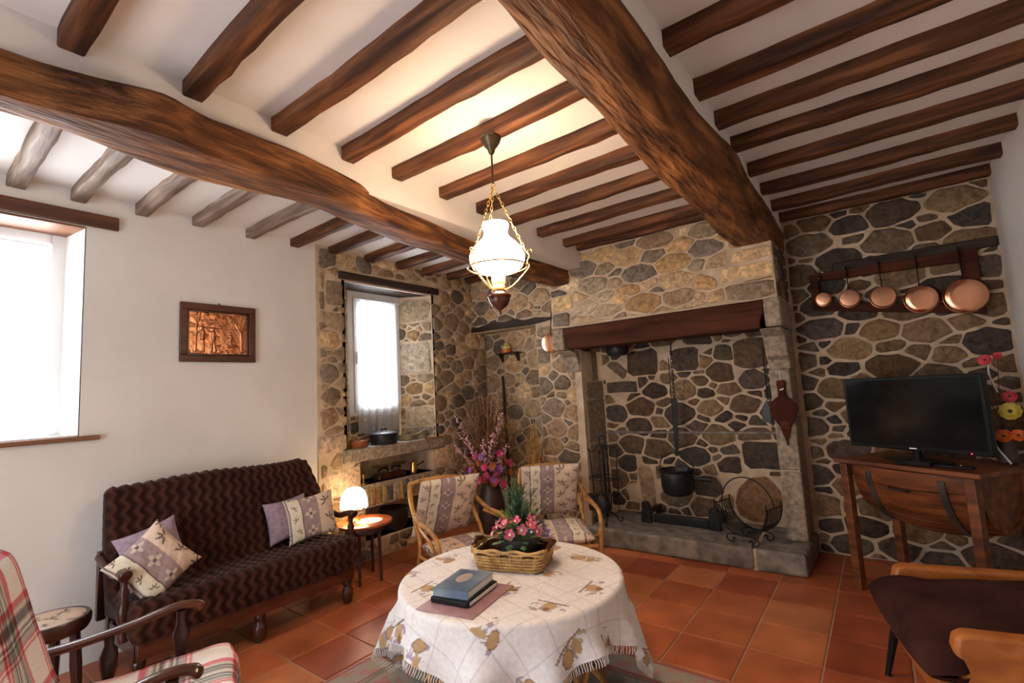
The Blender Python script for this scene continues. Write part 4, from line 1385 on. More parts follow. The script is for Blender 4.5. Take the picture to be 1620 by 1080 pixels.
# ---------------------------------------------------------------- rattan armchairs
def rattan_chair(label, loc, rz, seed):
    t = thing('rattan_armchair', label, 'armchair', loc, rz, 'rattan armchairs by the round table')
    for s in (-1, 1):
        MB().tube(spline([(s * 0.225, -0.47, 0.72), (s * 0.245, -0.40, 0.63), (s * 0.275, -0.20, 0.525), (s * 0.285, 0.05, 0.505), (s * 0.288, 0.20, 0.475), (s * 0.28, 0.255, 0.36), (s * 0.27, 0.23, 0.16), (s * 0.268, 0.225, 0.0)], 6), 0.015, 8).build('arm_frame', M['rattan'], t)
        MB().tube(spline([(s * 0.262, -0.20, 0.50), (s * 0.30, 0.0, 0.475), (s * 0.305, 0.16, 0.44), (s * 0.275, 0.20, 0.34), (s * 0.25, 0.10, 0.29)], 6), 0.011, 8).build('arm_loop', M['rattan'], t)
        MB().tube(spline([(s * 0.225, -0.47, 0.72), (s * 0.24, -0.33, 0.48), (s * 0.245, -0.22, 0.33), (s * 0.25, -0.28, 0.12), (s * 0.25, -0.32, 0.0)], 6), 0.014, 8).build('back_post', M['rattan'], t)
        MB().tube([(s * 0.25, 0.23, 0.27), (s * 0.245, -0.24, 0.26)], 0.012, 8).build('seat_rail', M['rattan'], t)
        MB().tube(spline([(s * 0.265, 0.225, 0.06), (s * 0.26, 0.10, 0.20), (s * 0.25, -0.12, 0.20), (s * 0.25, -0.29, 0.05)], 6), 0.009, 8).build('brace', M['rattan'], t)
    MB().tube(spline([(-0.225, -0.47, 0.72), (-0.10, -0.485, 0.735), (0.10, -0.485, 0.735), (0.225, -0.47, 0.72)], 6), 0.015, 8).build('top_rail', M['rattan'], t)
    MB().tube([(-0.25, 0.235, 0.265), (0.25, 0.235, 0.265)], 0.014, 8).build('front_rail', M['rattan'], t)
    MB().tube([(-0.245, -0.24, 0.255), (0.245, -0.24, 0.255)], 0.012, 8).build('rear_rail', M['rattan'], t)
    for k in range(5):
        x = -0.18 + 0.09 * k
        MB().tube([(x, 0.235, 0.268), (x, -0.24, 0.258)], 0.006, 6).build('seat_slat', M['rattan'], t)
    # cushions: seat pad and back pad
    cushion('seat_cushion', t, 0.47, 0.50, 0.085, M['attr'], (0, 0.01, 0.322), (-math.pi / 2, 0, 0), lambda u, v: fabric(u + 0.0, v, seed), n=100, power=7, pinch=0.02, seed=seed)
    cushion('back_cushion', t, 0.47, 0.50, 0.09, M['attr'], (0, -0.312, 0.56), (0.52, 0, math.pi), lambda u, v: fabric(u + 0.0, v, seed), n=110, power=7, pinch=0.03, seed=seed + 2)
    return t


rattan_chair('rattan armchair with striped floral cushions nearer the side table', (-1.045, -1.25, 0), math.radians(-112), 31)
rattan_chair('rattan armchair with striped floral cushions nearer the hearth', (-0.685, -0.625, 0), math.radians(-140), 35)

# ---------------------------------------------------------------- plaid armchair
def plaid(u, v):
    PW, PB, PR, PG, PY = (np.array(hexc(*c)) for c in ((240, 235, 230), (22, 24, 26), (190, 24, 46), (140, 138, 138), (214, 196, 150)))

    def bands(t):
        t = np.mod(t, 0.30)
        c = np.empty(t.shape + (3,))
        c[...] = PW
        for a, b, k in ((0.0, 0.024, PR), (0.024, 0.042, PG), (0.042, 0.076, PB), (0.076, 0.100, PG), (0.100, 0.124, PB), (0.124, 0.142, PG), (0.142, 0.166, PR)):
            c[(t >= a) & (t < b)] = k
        for e, k in ((0.059, PY), (0.088, PW), (0.112, PW), (0.033, PY), (0.154, PW)):
            c[np.abs(t - e) < 0.0022] = k
        return c
    a, b = bands(u), bands(v)
    tw = (np.mod(np.floor((u + v) / 0.004), 2) == 0)[..., None]
    return np.clip(0.35 * (a + b) / 2 + 0.65 * np.sqrt(a * b), 0, 1) * np.where(tw, 1.03, 0.97)


def profile_sheet(keys, hw, nu, nv, noise=0.006, seed=1, sag=0.0):
    cur = np.array(spline([(a, b, 0) for a, b in keys], 12))[:, :2]
    seg = np.r_[0, np.cumsum(np.hypot(*np.diff(cur, axis=0).T))]
    vv = np.linspace(0, seg[-1], nv)
    cy, cz = np.interp(vv, seg, cur[:, 0]), np.interp(vv, seg, cur[:, 1])
    ty, tz = np.gradient(cy), np.gradient(cz)
    l = np.hypot(ty, tz)
    ny, nz = -tz / l, ty / l
    U, W = np.meshgrid(np.linspace(-1, 1, nu), vv, indexing='ij')
    d = noise * snoise(U * 5, W * 8, seed, 3) - 0.03 * np.clip((np.abs(U) - 0.86) / 0.14, 0, 1) ** 2
    P = np.zeros((nu, nv, 3))
    P[:, :, 0] = U * hw
    P[:, :, 1] = cy[None] + d * ny[None]
    P[:, :, 2] = cz[None] + d * nz[None]
    return P, U * hw, W


pc = thing('plaid_armchair', 'dark wooden armchair covered with a red, black and white tartan throw', 'armchair', (-0.80, -3.235, 0), math.radians(-20.8))
ks = [(-0.30, 0.30), (-0.40, 0.62), (-0.425, 0.87), (-0.395, 0.925), (-0.345, 0.925), (-0.30, 0.86), (-0.24, 0.62), (-0.195, 0.46), (-0.14, 0.405), (0.0, 0.40), (0.20, 0.415), (0.31, 0.42), (0.355, 0.395), (0.37, 0.32), (0.372, 0.22)]
P, U, W = profile_sheet(ks, 0.265, 120, 260, 0.007, 3)
MB().grid(P).build('tartan_throw', M['attr'], pc, smooth=180, colors=plaid(U + 0.07, W + 0.03).reshape(-1, 3), fix=False)
MB().prism([(-0.20, 0.28), (0.34, 0.29), (0.345, 0.385), (-0.14, 0.375), (-0.24, 0.50), (-0.33, 0.86), (-0.385, 0.90), (-0.39, 0.80), (-0.30, 0.35)], -0.245, 0.245, lambda u, v, d: (d, u, v)).build('upholstery', M['aubergine'], pc, bevel=0.02)
for s in (-1, 1):
    x = s * 0.305
    pth = spline([(x, -0.36, 0.525), (x, -0.2, 0.52), (x, 0.0, 0.545), (x, 0.14, 0.575), (x, 0.215, 0.572), (x, 0.245, 0.548)], 8)
    MB().tube(pth, [0.026] * (len(pth) - 8) + [0.028, 0.03, 0.031, 0.031, 0.03, 0.028, 0.024, 0.016], 10, flat=0.62).build('armrest', M['chairwood'], pc)
    for y, z0, z1 in ((0.17, 0.25, 0.56), (-0.06, 0.25, 0.535)):
        h = z1 - z0
        MB().lathe([(0.016, z0), (0.022, z0 + 0.1 * h), (0.013, z0 + 0.25 * h), (0.017, z0 + 0.4 * h), (0.029, z0 + 0.62 * h), (0.030, z0 + 0.72 * h), (0.015, z0 + 0.86 * h), (0.019, z1)], (x, y, 0), 14).build('arm_spindle', M['darkwood'], pc)
    MB().bb(x - 0.02, x + 0.02, -0.36, 0.30, 0.20, 0.27).build('side_rail', M['darkwood'], pc, bevel=0.005)
    for y in (0.27, -0.33):
        MB().lathe([(0.016, 0), (0.026, 0.03), (0.03, 0.07), (0.018, 0.11), (0.026, 0.15), (0.028, 0.21)], (x, y, 0), 14).build('leg', M['darkwood'], pc)
MB().bb(-0.29, 0.29, 0.275, 0.31, 0.20, 0.27).build('front_rail', M['darkwood'], pc, bevel=0.005)

# ---------------------------------------------------------------- stool
so = thing('stool', 'small round dark stool with floral seat beside the sofa', 'stool', (-1.93, -3.215, 0))
n = 40
P = np.zeros((n, 14, 3))
cl = np.zeros((n, 14, 3))
for j in range(14):
    r = 0.145 * j / 13
    for i in range(n):
        a = 2 * math.pi * i / n
        P[i, j] = (r * math.cos(a), r * math.sin(a), 0.43 - 0.02 * (j / 13) ** 4)
cl = fabric(P[:, :, 0] * 0.8 + 0.30 * 1 + 0.033, P[:, :, 1] + 0.3, 1)
MB().grid(P, closed_u=True).build('seat_pad', M['attr'], so, smooth=180, colors=cl.reshape(-1, 3), fix=False)
MB().lathe([(0.12, 0.345), (0.146, 0.35), (0.156, 0.37), (0.158, 0.40), (0.150, 0.415), (0.13, 0.415)], (0, 0, 0), 40).build('seat_frame', M['darkwood'], so)
for a in (40, 160, 280):
    c, s = math.cos(math.radians(a)), math.sin(math.radians(a))
    MB().tube([(0.12 * c, 0.12 * s, 0.36), (0.13 * c, 0.13 * s, 0.2), (0.145 * c, 0.145 * s, 0.0)], [0.020, 0.024, 0.014], 8).build('leg', M['darkwood'], so)

# ---------------------------------------------------------------- lounge chair at the right
lc = thing('lounge_chair', 'low honey-wood lounge chair with dark brown cushion before the barrel cabinet', 'armchair', (1.63, -1.155, 0), math.radians(103.2))
nu = 60
a = np.linspace(-1, 1, nu)
A, B = np.meshgrid(a, a, indexing='ij')
prof = ((1 - np.abs(A) ** 6) * (1 - np.abs(B) ** 6)) ** 0.5
wid = np.where(B > 0.35, 0.30 + 0.085 * np.clip((B - 0.35) / 0.3, 0, 1), 0.30)
X = A * wid * (1 - 0.05 * (1 - B ** 2) * np.abs(A) ** 3)
Yv = 0.05 + B * 0.31 - 0.02 * np.clip(B, 0, 1) * A ** 2
wr = 0.010 * snoise(A * 3, B * 3, 6, 3)
top = np.stack([X, Yv, 0.355 + prof * (0.095 + wr) + 0.035 * (1 - B)], -1)
bot = np.stack([X, Yv, 0.355 - prof * 0.05 + 0.0 * B], -1)[::-1]
MB().grid(top).grid(bot).build('seat_cushion', M['aubergine'], lc, smooth=180, fix=False)
bt = np.stack([A * 0.29, -0.30 - 0.12 * (B + 1) / 2 + prof * 0.07, 0.42 + (B + 1) / 2 * 0.42], -1)
bb_ = np.stack([A * 0.29, -0.30 - 0.12 * (B + 1) / 2 - prof * 0.05, 0.42 + (B + 1) / 2 * 0.42], -1)[::-1]
MB().grid(bt).grid(bb_).build('back_cushion', M['aubergine'], lc, smooth=180, fix=False)
for s in (-1, 1):
    MB().prism([(-0.42, 0.26), (0.235, 0.26), (0.255, 0.43), (0.245, 0.475), (0.215, 0.49), (-0.46, 0.49)], s * 0.325 - 0.032, s * 0.325 + 0.032, lambda u, v, d: (d, u, v)).build('arm_panel', M['honey'], lc, bevel=0.014, bseg=3)
MB().bb(-0.30, 0.30, 0.24, 0.30, 0.22, 0.305).build('front_rail', M['honey'], lc, bevel=0.012)
MB().bb(-0.30, 0.30, -0.42, -0.38, 0.24, 0.80).build('back_panel', M['honey'], lc, bevel=0.012)
MB().bb(-0.30, 0.30, -0.40, 0.26, 0.285, 0.305).build('seat_board', M['honey'], lc, bevel=0.004)
for x, y in ((-0.28, 0.27), (0.28, 0.27), (-0.28, -0.35), (0.28, -0.35)):
    MB().tube([(x, y, 0.25), (x * 1.10, y + (0.05 if y > 0 else -0.05), 0.012), (x * 1.10, y + (0.05 if y > 0 else -0.05), 0.0)], [0.02, 0.011, 0.014], 12).build('leg', M['black'], lc)

# ---------------------------------------------------------------- barrel cabinet
E1, E2 = Vector((0.824, -0.567, 0)), Vector((0.567, 0.824, 0))
CR = math.atan2(-0.567, 0.824)
CO = Vector((1.083, 0.09, 0))
cb = thing('barrel_cabinet', 'wooden cabinet made from a half barrel with iron hoops on four legs', 'cabinet', CO, CR)
CW, CD, CH = 0.75, 0.50, 0.82
topo = [(-0.025, -0.01), (CW + 0.02, -0.01), (CW + 0.02, CD), (-0.025, CD)]
MB().prism(topo, CH - 0.028, CH, lambda u, v, d: (u, v, d)).build('top_board', M['barrel'], cb, bevel=0.006)
for x, y in ((0.02, 0.035), (CW - 0.045, 0.035), (0.02, CD - 0.05), (CW - 0.045, CD - 0.05)):
    MB().bb(x - 0.022, x + 0.028, y - 0.025, y + 0.025, 0, CH - 0.03).build('leg', M['barrel'], cb, bevel=0.005)
# staves: half cylinder bulging a little, axis along local x
YC, ZC = 0.27, CH - 0.03
NSV = 11
for k in range(NSV):
    a0, a1 = math.pi + math.pi * (k + 0.04) / NSV, math.pi + math.pi * (k + 0.96) / NSV
    n = 9
    P = np.zeros((n, 6, 3))
    for i in range(n):
        t = i / (n - 1)
        x = 0.055 + (CW - 0.05 - 0.03) * t
        r = 0.225 + 0.045 * math.sin(math.pi * t)
        for j, (aa, rr) in enumerate(((a0, r - 0.02), (a0, r), ((a0 + a1) / 2, r + 0.001), (a1, r), (a1, r - 0.02), ((a0 + a1) / 2, r - 0.02))):
            zz = 1.42 * math.sin(aa)
            P[i, j] = (x, YC + rr * math.cos(aa) * 1.0, ZC + rr * zz)
    mb = MB().grid(P, closed_v=True)
    mb.f.append(tuple(range(6)))
    mb.f.append(tuple((n - 1) * 6 + j for j in range(6)))
    mb.build('stave', M['barrel'], cb, smooth=40)
hoopm = pm('grey_hoop_iron', hexc(60, 56, 50), hexc(92, 86, 76), rough=0.55, metal=0.6, scale=14)
for xx in (0.175, 0.575):
    t = (xx - 0.055) / (CW - 0.08)
    r = 0.225 + 0.045 * math.sin(math.pi * t) + 0.003
    P = np.zeros((29, 4, 3))
    for i in range(29):
        aa = math.pi + math.pi * (0.03 + 0.94 * i / 28)
        for j, (dx, dr) in enumerate(((-0.018, 0), (-0.018, 0.004), (0.018, 0.004), (0.018, 0))):
            P[i, j] = (xx + dx, YC + (r + dr) * math.cos(aa), ZC + (r + dr) * 1.42 * math.sin(aa))
    MB().grid(P, closed_v=True).build('hoop', hoopm, cb, smooth=40)
for xx in (0.075, CW - 0.045):
    MB().prism([(YC + 0.222 * math.cos(math.pi + math.pi * i / 24), ZC + 0.222 * 1.42 * math.sin(math.pi + math.pi * i / 24)) for i in range(25)], xx - 0.01, xx + 0.01, lambda u, v, d: (d, u, v)).build('barrel_head', M['barrel'], cb)
MB().tube(spline([(0.31, YC - 0.272, 0.685), (0.33, YC - 0.30, 0.682), (0.40, YC - 0.30, 0.678), (0.42, YC - 0.272, 0.676)], 5), 0.006, 8).build('drawer_pull', M['iron'], cb)

# television
tv = thing('television', 'black flat-screen television on the barrel cabinet', 'television', CO + E1 * 0.345 + E2 * 0.215 + Vector((0, 0, CH)), CR)
MB().prism([(-0.392, 0.062), (0.392, 0.062), (0.392, 0.512), (-0.392, 0.512)], -0.022, 0.02, lambda u, v, d: (u, d, v)).build('bezel', M['black'], tv, bevel=0.006)
MB().bb(-0.372, 0.372, -0.0245, -0.0215, 0.088, 0.494).build('screen', M['screen'], tv, smooth=0)
MB().bb(-0.25, 0.25, 0.018, 0.05, 0.10, 0.42).build('rear_housing', M['black'], tv, bevel=0.015)
MB().tube([(0, 0.012, 0.008), (0, 0.012, 0.09)], 0.022, 12).build('stand_neck', M['black'], tv)
MB().prism([(0.19 * math.cos(q), 0.085 * math.sin(q)) for q in np.linspace(0, 2 * math.pi, 36, endpoint=False)], 0.0, 0.010, lambda u, v, d: (u, v, d)).build('stand_base', M['black'], tv, bevel=0.003)
led = pm('red_standby_light', (0.4, 0.0, 0.02), rough=0.4, emit=(1.0, 0.02, 0.08), estr=3.0)
MB().ell((0.295, -0.024, 0.072), (0.004, 0.003, 0.004), 8, 6).build('standby_light', led, tv)
MB().bb(-0.02, 0.02, -0.0235, -0.0225, 0.071, 0.079).build('badge', M['upvc'], tv, smooth=0)
bx_ = thing('set_top_box', 'small black set-top box in front of the television', 'set-top box', CO + E1 * 0.43 + E2 * 0.075 + Vector((0, 0, CH)), CR + 0.1)
MB().bb(-0.085, 0.085, -0.05, 0.05, 0.0, 0.026).build('case', M['black'], bx_, bevel=0.005)
MB().bb(-0.07, -0.03, -0.0515, -0.0495, 0.010, 0.018).build('display', M['screen'], bx_, smooth=0)
bx2 = thing('remote_control', 'black remote control lying at the right end of the cabinet top', 'remote control', CO + E1 * 0.60 + E2 * 0.10 + Vector((0, 0, CH)), CR + 0.25)
MB().bb(-0.085, 0.085, -0.024, 0.024, 0.0, 0.016).build('body', M['black'], bx2, bevel=0.005)
for k in range(4):
    MB().lathe([(0.005, 0.016), (0.005, 0.018)], (-0.06 + 0.03 * k, 0.0, 0), 10).build('button', M['upvc'] if k == 3 else M['iron'], bx2)

# ---------------------------------------------------------------- vase with artificial flowers at the right edge
vs_ = thing('flower_vase', 'tall vase of red, yellow and orange artificial flowers at the right wall', 'vase', CO + E1 * 0.665 + E2 * 0.44 + Vector((0, 0, CH)), 0)
potm = pm('brown_stoneware', hexc(58, 40, 32), hexc(90, 66, 50), rough=0.4, scale=9)
MB().lathe([(0.03, 0), (0.042, 0.01), (0.048, 0.06), (0.036, 0.13), (0.024, 0.17), (0.028, 0.185), (0.020, 0.185), (0.018, 0.16), (0.0, 0.15)], (0, 0, 0), 24, close=False).build('vase', potm, vs_)
FR = pm('red_petal', hexc(176, 30, 36), hexc(226, 84, 90), rough=0.6, scale=30, pos=True)
FO = pm('orange_petal', hexc(214, 70, 22), hexc(238, 120, 40), rough=0.6, scale=30, pos=True)
FY = pm('yellow_petal', hexc(196, 160, 40), hexc(226, 204, 90), rough=0.6, scale=30, pos=True)
STEM = pm('brown_stem', hexc(52, 40, 28), hexc(78, 62, 40), rough=0.7, scale=20)
stm = MB()
zb = CH
fl_spec = [((-0.03, -0.02, 0.58), FR, 0.030, 8), ((0.03, 0.02, 0.60), FR, 0.02, 6), ((-0.06, -0.02, 0.42), FR, 0.012, 5), ((-0.055, -0.03, 0.26), FR, 0.022, 9), ((0.035, -0.05, 0.29), FY, 0.045, 10), ((0.045, -0.03, 0.37), FR, 0.03, 8), ((-0.005, -0.05, 0.155), FO, 0.034, 10), ((0.05, -0.06, 0.16), FO, 0.03, 9)]
for (p, mt, r, n_) in fl_spec:
    stm.tube(spline([(0, 0, 0.14), (p[0] * 0.3, p[1] * 0.3, 0.14 + (p[2] - 0.14) * 0.5), p], 5), 0.002, 5)
    mb = MB()
    for lay in range(2):
        q = petal_mesh(n_, r * (1 - 0.3 * lay))
        mb.add([(v[0], v[1], v[2] + 0.006 * lay) for v in q.v], q.f)
    o = mb.build('flower', mt, vs_, fix=False)
    o.location = p
    orient(o, (-0.3 + p[0] * 2, -0.9, 0.35))
    MB().ell((0, 0, 0.006), (r * 0.25, r * 0.25, r * 0.18), 10, 6).build('flower_eye', STEM, o)
stm.build('stems', STEM, vs_)
bd = MB()
for pth in ([(-0.02, -0.02, 0.56), (-0.022, -0.02, 0.50), (-0.012, -0.03, 0.44), (-0.002, -0.04, 0.40)], [(-0.055, -0.06, 0.15), (-0.04, -0.075, 0.09), (-0.02, -0.085, 0.05), (0.0, -0.09, 0.012)]):
    for q in spline(pth, 6):
        bd.ell(q, (0.005, 0.005, 0.005), 8, 5)
bd.build('bead_strand', M['fringe'], vs_)

# ---------------------------------------------------------------- rug
rgb_ = np.array
NR, NQ = 200, 200
u, v = np.meshgrid(np.linspace(-0.978, 1.0, NR), np.linspace(-2.70, -1.365, NQ), indexing='ij')
du = np.minimum(np.minimum(u + 0.978, 1.0 - u), np.minimum(v + 2.70, -1.365 - v))
cc = np.empty(u.shape + (3,))
cc[...] = hexc(150, 140, 128)
nzr = snoise(u * 26, v * 26, 3, 3)
cc[nzr > 0.45] = hexc(168, 116, 112)
cc[nzr < -0.5] = hexc(124, 128, 116)
e1_ = du < 0.16
cc[e1_] = hexc(160, 150, 136)
cc[e1_ & (snoise(u * 60, v * 60, 8, 2) > 0.35)] = hexc(176, 130, 126)
for d0, w, q in ((0.012, 0.012, (156, 96, 92)), (0.16, 0.008, (150, 88, 86)), (0.185, 0.006, (120, 100, 92))):
    cc[np.abs(du - d0) < w] = hexc(*q)
cc[du < 0.004] = hexc(206, 196, 182)
P = np.stack([u, v, np.full(u.shape, 0.008) + 0.0006 * snoise(u * 90, v * 90, 1, 2) - 0.006 * (du < 0.004)], -1)
rug = thing('rug', 'faded pink and grey patterned rug under the round table', 'rug', (0, 0, 0))
MB().grid(P).build('pile', M['attr'], rug, smooth=180, colors=cc.reshape(-1, 3), fix=False)
MB().bb(-0.978, 1.0, -2.70, -1.365, 0.0005, 0.003).build('backing', M['fringe'], rug, smooth=0)
# ---------------------------------------------------------------- hanging oil-style lamp
LX, LY = -0.05, -1.98
pl = thing('pendant_lamp', 'lit hanging oil-style lamp with white glass shade on three chains', 'ceiling lamp', (LX, LY, 1.742))
# local z: 0 = finial tip
ZR = CEIL - 0.072 - 1.742
MB().lathe([(0.012, ZR - 0.085), (0.016, ZR - 0.075), (0.02, ZR - 0.06), (0.034, ZR - 0.045), (0.036, ZR - 0.036), (0.045, ZR - 0.028), (0.047, ZR - 0.018), (0.052, ZR - 0.01), (0.05, ZR)], (0, 0, 0), 24).build('ceiling_rose', M['bronze'], pl)


def chain(mb, p0, p1, pitch, r=0.0016, w=0.006):
    p0, p1 = Vector(p0), Vector(p1)
    d = p1 - p0
    n = max(1, int(d.length / pitch))
    t = d.normalized()
    a = t.orthogonal().normalized()
    b = t.cross(a)
    for k in range(n):
        c = p0 + d * ((k + 0.5) / n)
        s = a if k % 2 == 0 else b
        L_ = d.length / n * 0.68
        mb.tube([c + t * (L_ * math.cos(q)) + s * (w * math.sin(q)) for q in np.linspace(0, 2 * math.pi, 10, endpoint=False)], r, 5, closed=True)
    return mb


MB().tube([(0, 0, ZR - 0.08), (0, 0, ZR - 0.24)], 0.005, 8).build('drop_rod', M['bronze'], pl)
MB().tube([(0.012 * math.cos(q), 0, ZR - 0.25 + 0.012 * math.sin(q)) for q in np.linspace(0, 2 * math.pi, 14, endpoint=False)], 0.002, 6, closed=True).build('chain_ring', M['brass'], pl)
ANG = [math.radians(q) for q in (25, 150, 262)]
RG, ZG = 0.142, 0.245
for a in ANG:
    c, s = math.cos(a), math.sin(a)
    chain(MB(), (0, 0, ZR - 0.255), (RG * c, RG * s, ZG + 0.055), 0.022).build('chain', M['brass'], pl)
    MB().tube(spline([(RG * c, RG * s, ZG + 0.055), ((RG + 0.018) * c, (RG + 0.018) * s, ZG + 0.03), ((RG + 0.006) * c, (RG + 0.006) * s, ZG), ((RG + 0.014) * c, (RG + 0.014) * s, ZG - 0.025), (0.115 * c, 0.115 * s, ZG - 0.07), (0.07 * c, 0.07 * s, ZG - 0.11), (0.035 * c, 0.035 * s, ZG - 0.125)], 6), 0.0042, 7).build('arm', M['brass'], pl)
    MB().tube([((RG + 0.02) * c + 0.010 * math.cos(q) * c, (RG + 0.02) * s + 0.010 * math.cos(q) * s, ZG + 0.05 + 0.010 * math.sin(q)) for q in np.linspace(0, 2 * math.pi, 12, endpoint=False)], 0.003, 6, closed=True).build('scroll', M['brass'], pl)
MB().tube([((RG + 0.002) * math.cos(q), (RG + 0.002) * math.sin(q), ZG - 0.012) for q in np.linspace(0, 2 * math.pi, 48, endpoint=False)], 0.0042, 7, closed=True).build('gallery_ring', M['brass'], pl)
opal = pm('lit_opal_glass', (0.95, 0.92, 0.85), (0.98, 0.95, 0.9), rough=0.25, scale=12, emit=(1.0, 0.72, 0.46), estr=36.0)
MB().lathe([(0.096, ZG - 0.03), (0.118, ZG - 0.012), (0.132, ZG + 0.015), (0.134, ZG + 0.045), (0.122, ZG + 0.075), (0.098, ZG + 0.105), (0.070, ZG + 0.13), (0.058, ZG + 0.15), (0.056, ZG + 0.165), (0.062, ZG + 0.185), (0.066, ZG + 0.20), (0.064, ZG + 0.205)], (0, 0, 0), 48, close=False).build('glass_shade', opal, pl, smooth=180)
clear = pm('lamp_chimney_glass', (0.22, 0.19, 0.12), (0.34, 0.29, 0.19), rough=0.15, scale=12)
MB().lathe([(0.028, ZG - 0.10), (0.034, ZG - 0.08), (0.034, ZG - 0.05), (0.026, ZG - 0.02)], (0, 0, 0), 20, close=False).build('chimney', clear, pl)
MB().lathe([(0.03, ZG - 0.135), (0.036, ZG - 0.128), (0.036, ZG - 0.115), (0.028, ZG - 0.105)], (0, 0, 0), 20).build('burner', M['brass'], pl)
MB().lathe([(0.004, 0.0), (0.009, 0.012), (0.006, 0.022), (0.016, 0.028), (0.038, 0.045), (0.050, 0.068), (0.052, 0.082), (0.058, 0.088), (0.058, 0.096), (0.04, 0.10), (0.034, 0.11), (0.036, 0.118), (0.03, 0.122)], (0, 0, 0), 28).build('turned_font', M['chairwood'], pl)
bulb('pendant_bulb', (LX, LY, 1.742 + ZG + 0.06), 17.0, WARM, 0.03)

# ---------------------------------------------------------------- embossed copper picture
pic = thing('picture', 'embossed copper relief of figures and trees in a brown wooden frame', 'picture', (XL, -2.322, 1.90))
PWi, PHi = 0.49, 0.405
fw = 0.046
for (a, b, c, d) in ((-PWi / 2, PWi / 2, PHi / 2 - fw, PHi / 2), (-PWi / 2, PWi / 2, -PHi / 2, -PHi / 2 + fw), (-PWi / 2, -PWi / 2 + fw, -PHi / 2 + fw, PHi / 2 - fw), (PWi / 2 - fw, PWi / 2, -PHi / 2 + fw, PHi / 2 - fw)):
    MB().bb(0.003, 0.026, a, b, c, d).build('frame_bar', M['lintel'], pic, bevel=0.006)
for (a, b, c, d) in ((-PWi / 2 + fw, PWi / 2 - fw, PHi / 2 - fw - 0.012, PHi / 2 - fw), (-PWi / 2 + fw, PWi / 2 - fw, -PHi / 2 + fw, -PHi / 2 + fw + 0.012), (-PWi / 2 + fw, -PWi / 2 + fw + 0.012, -PHi / 2 + fw + 0.012, PHi / 2 - fw - 0.012), (PWi / 2 - fw - 0.012, PWi / 2 - fw, -PHi / 2 + fw + 0.012, PHi / 2 - fw - 0.012)):
    MB().bb(0.003, 0.016, a, b, c, d).build('inner_bar', M['darkwood'], pic, bevel=0.003)
NA, NB = 200, 150
u, v = np.meshgrid(np.linspace(0, 1, NA), np.linspace(0, 1, NB), indexing='ij')
H = np.zeros(u.shape)


def cap_(x0, y0, x1, y1, r, h):
    """rounded ridge between two points of the relief"""
    global H
    ax, ay = u * 1.27, v
    x0, x1 = x0 * 1.27, x1 * 1.27
    dx, dy = x1 - x0, y1 - y0
    t = np.clip(((ax - x0) * dx + (ay - y0) * dy) / (dx * dx + dy * dy + 1e-9), 0, 1)
    d = np.hypot(ax - x0 - t * dx, ay - y0 - t * dy)
    H = np.maximum(H, h * np.sqrt(np.clip(1 - (d / r) ** 2, 0, 1)))


def figure(x, y, s, legs=((-0.03, -0.2), (0.03, -0.2)), arms=((-0.07, 0.06), (0.08, 0.0))):
    cap_(x, y + 0.24 * s, x, y + 0.25 * s, 0.035 * s, 0.009)
    cap_(x, y + 0.16 * s, x, y + 0.03 * s, 0.055 * s, 0.010)
    for a, b in legs:
        cap_(x + a * 0.3, y, x + a * s, y + b * s, 0.026 * s, 0.008)
    for a, b in arms:
        cap_(x, y + 0.15 * s, x + a * s, y + (0.1 + b) * s, 0.018 * s, 0.008)


figure(0.23, 0.34, 1.1, ((0.0, -0.2), (0.02, -0.22)))
figure(0.40, 0.33, 1.05, ((-0.03, -0.22), (0.04, -0.21)), ((-0.08, 0.12), (0.09, -0.02)))
figure(0.69, 0.33, 0.75, ((-0.06, -0.12), (0.0, -0.1)), ((-0.06, -0.02), (0.07, -0.02)))
cap_(0.64, 0.22, 0.78, 0.22, 0.03, 0.009)
cap_(0.47, 0.22, 0.52, 0.22, 0.018, 0.006)
cap_(0.13, 0.10, 0.14, 0.75, 0.022, 0.007)
cap_(0.14, 0.6, 0.20, 0.92, 0.016, 0.006)
cap_(0.88, 0.12, 0.87, 0.55, 0.024, 0.008)
cap_(0.87, 0.52, 0.78, 0.72, 0.014, 0.006)
cap_(0.87, 0.5, 0.94, 0.85, 0.014, 0.006)
cap_(0.0, 0.62, 0.55, 0.615, 0.008, 0.003)
cap_(0.5, 0.61, 1.0, 0.60, 0.008, 0.003)
rq = random.Random(77)
for k in range(26):
    x, y, r = rq.uniform(0.05, 0.95), rq.uniform(0.66, 0.97), rq.uniform(0.014, 0.035)
    cap_(x, y, x + rq.uniform(-0.05, 0.05), y + rq.uniform(-0.02, 0.02), r, rq.uniform(0.003, 0.006))
for k in range(22):
    x, y, r = rq.uniform(0.0, 1.0), rq.uniform(0.02, 0.12), rq.uniform(0.014, 0.035)
    cap_(x, y, x + rq.uniform(-0.04, 0.04), y + rq.uniform(-0.02, 0.02), r, rq.uniform(0.002, 0.005))
H += 0.0008 * snoise(u * 40, v * 34, 5, 3)
P = np.stack([0.006 + H * 0.9, (u - 0.5) * (PWi - 2 * fw), (v - 0.5) * (PHi - 2 * fw)], -1)
MB().grid(P).build('copper_relief', M['emboss'], pic, smooth=180, fix=False)
MB().tube([(0.008, 0.0, PHi / 2 - 0.002), (0.008, 0.0, PHi / 2 + 0.012)], 0.006, 8).build('hook', M['bronze'], pic)

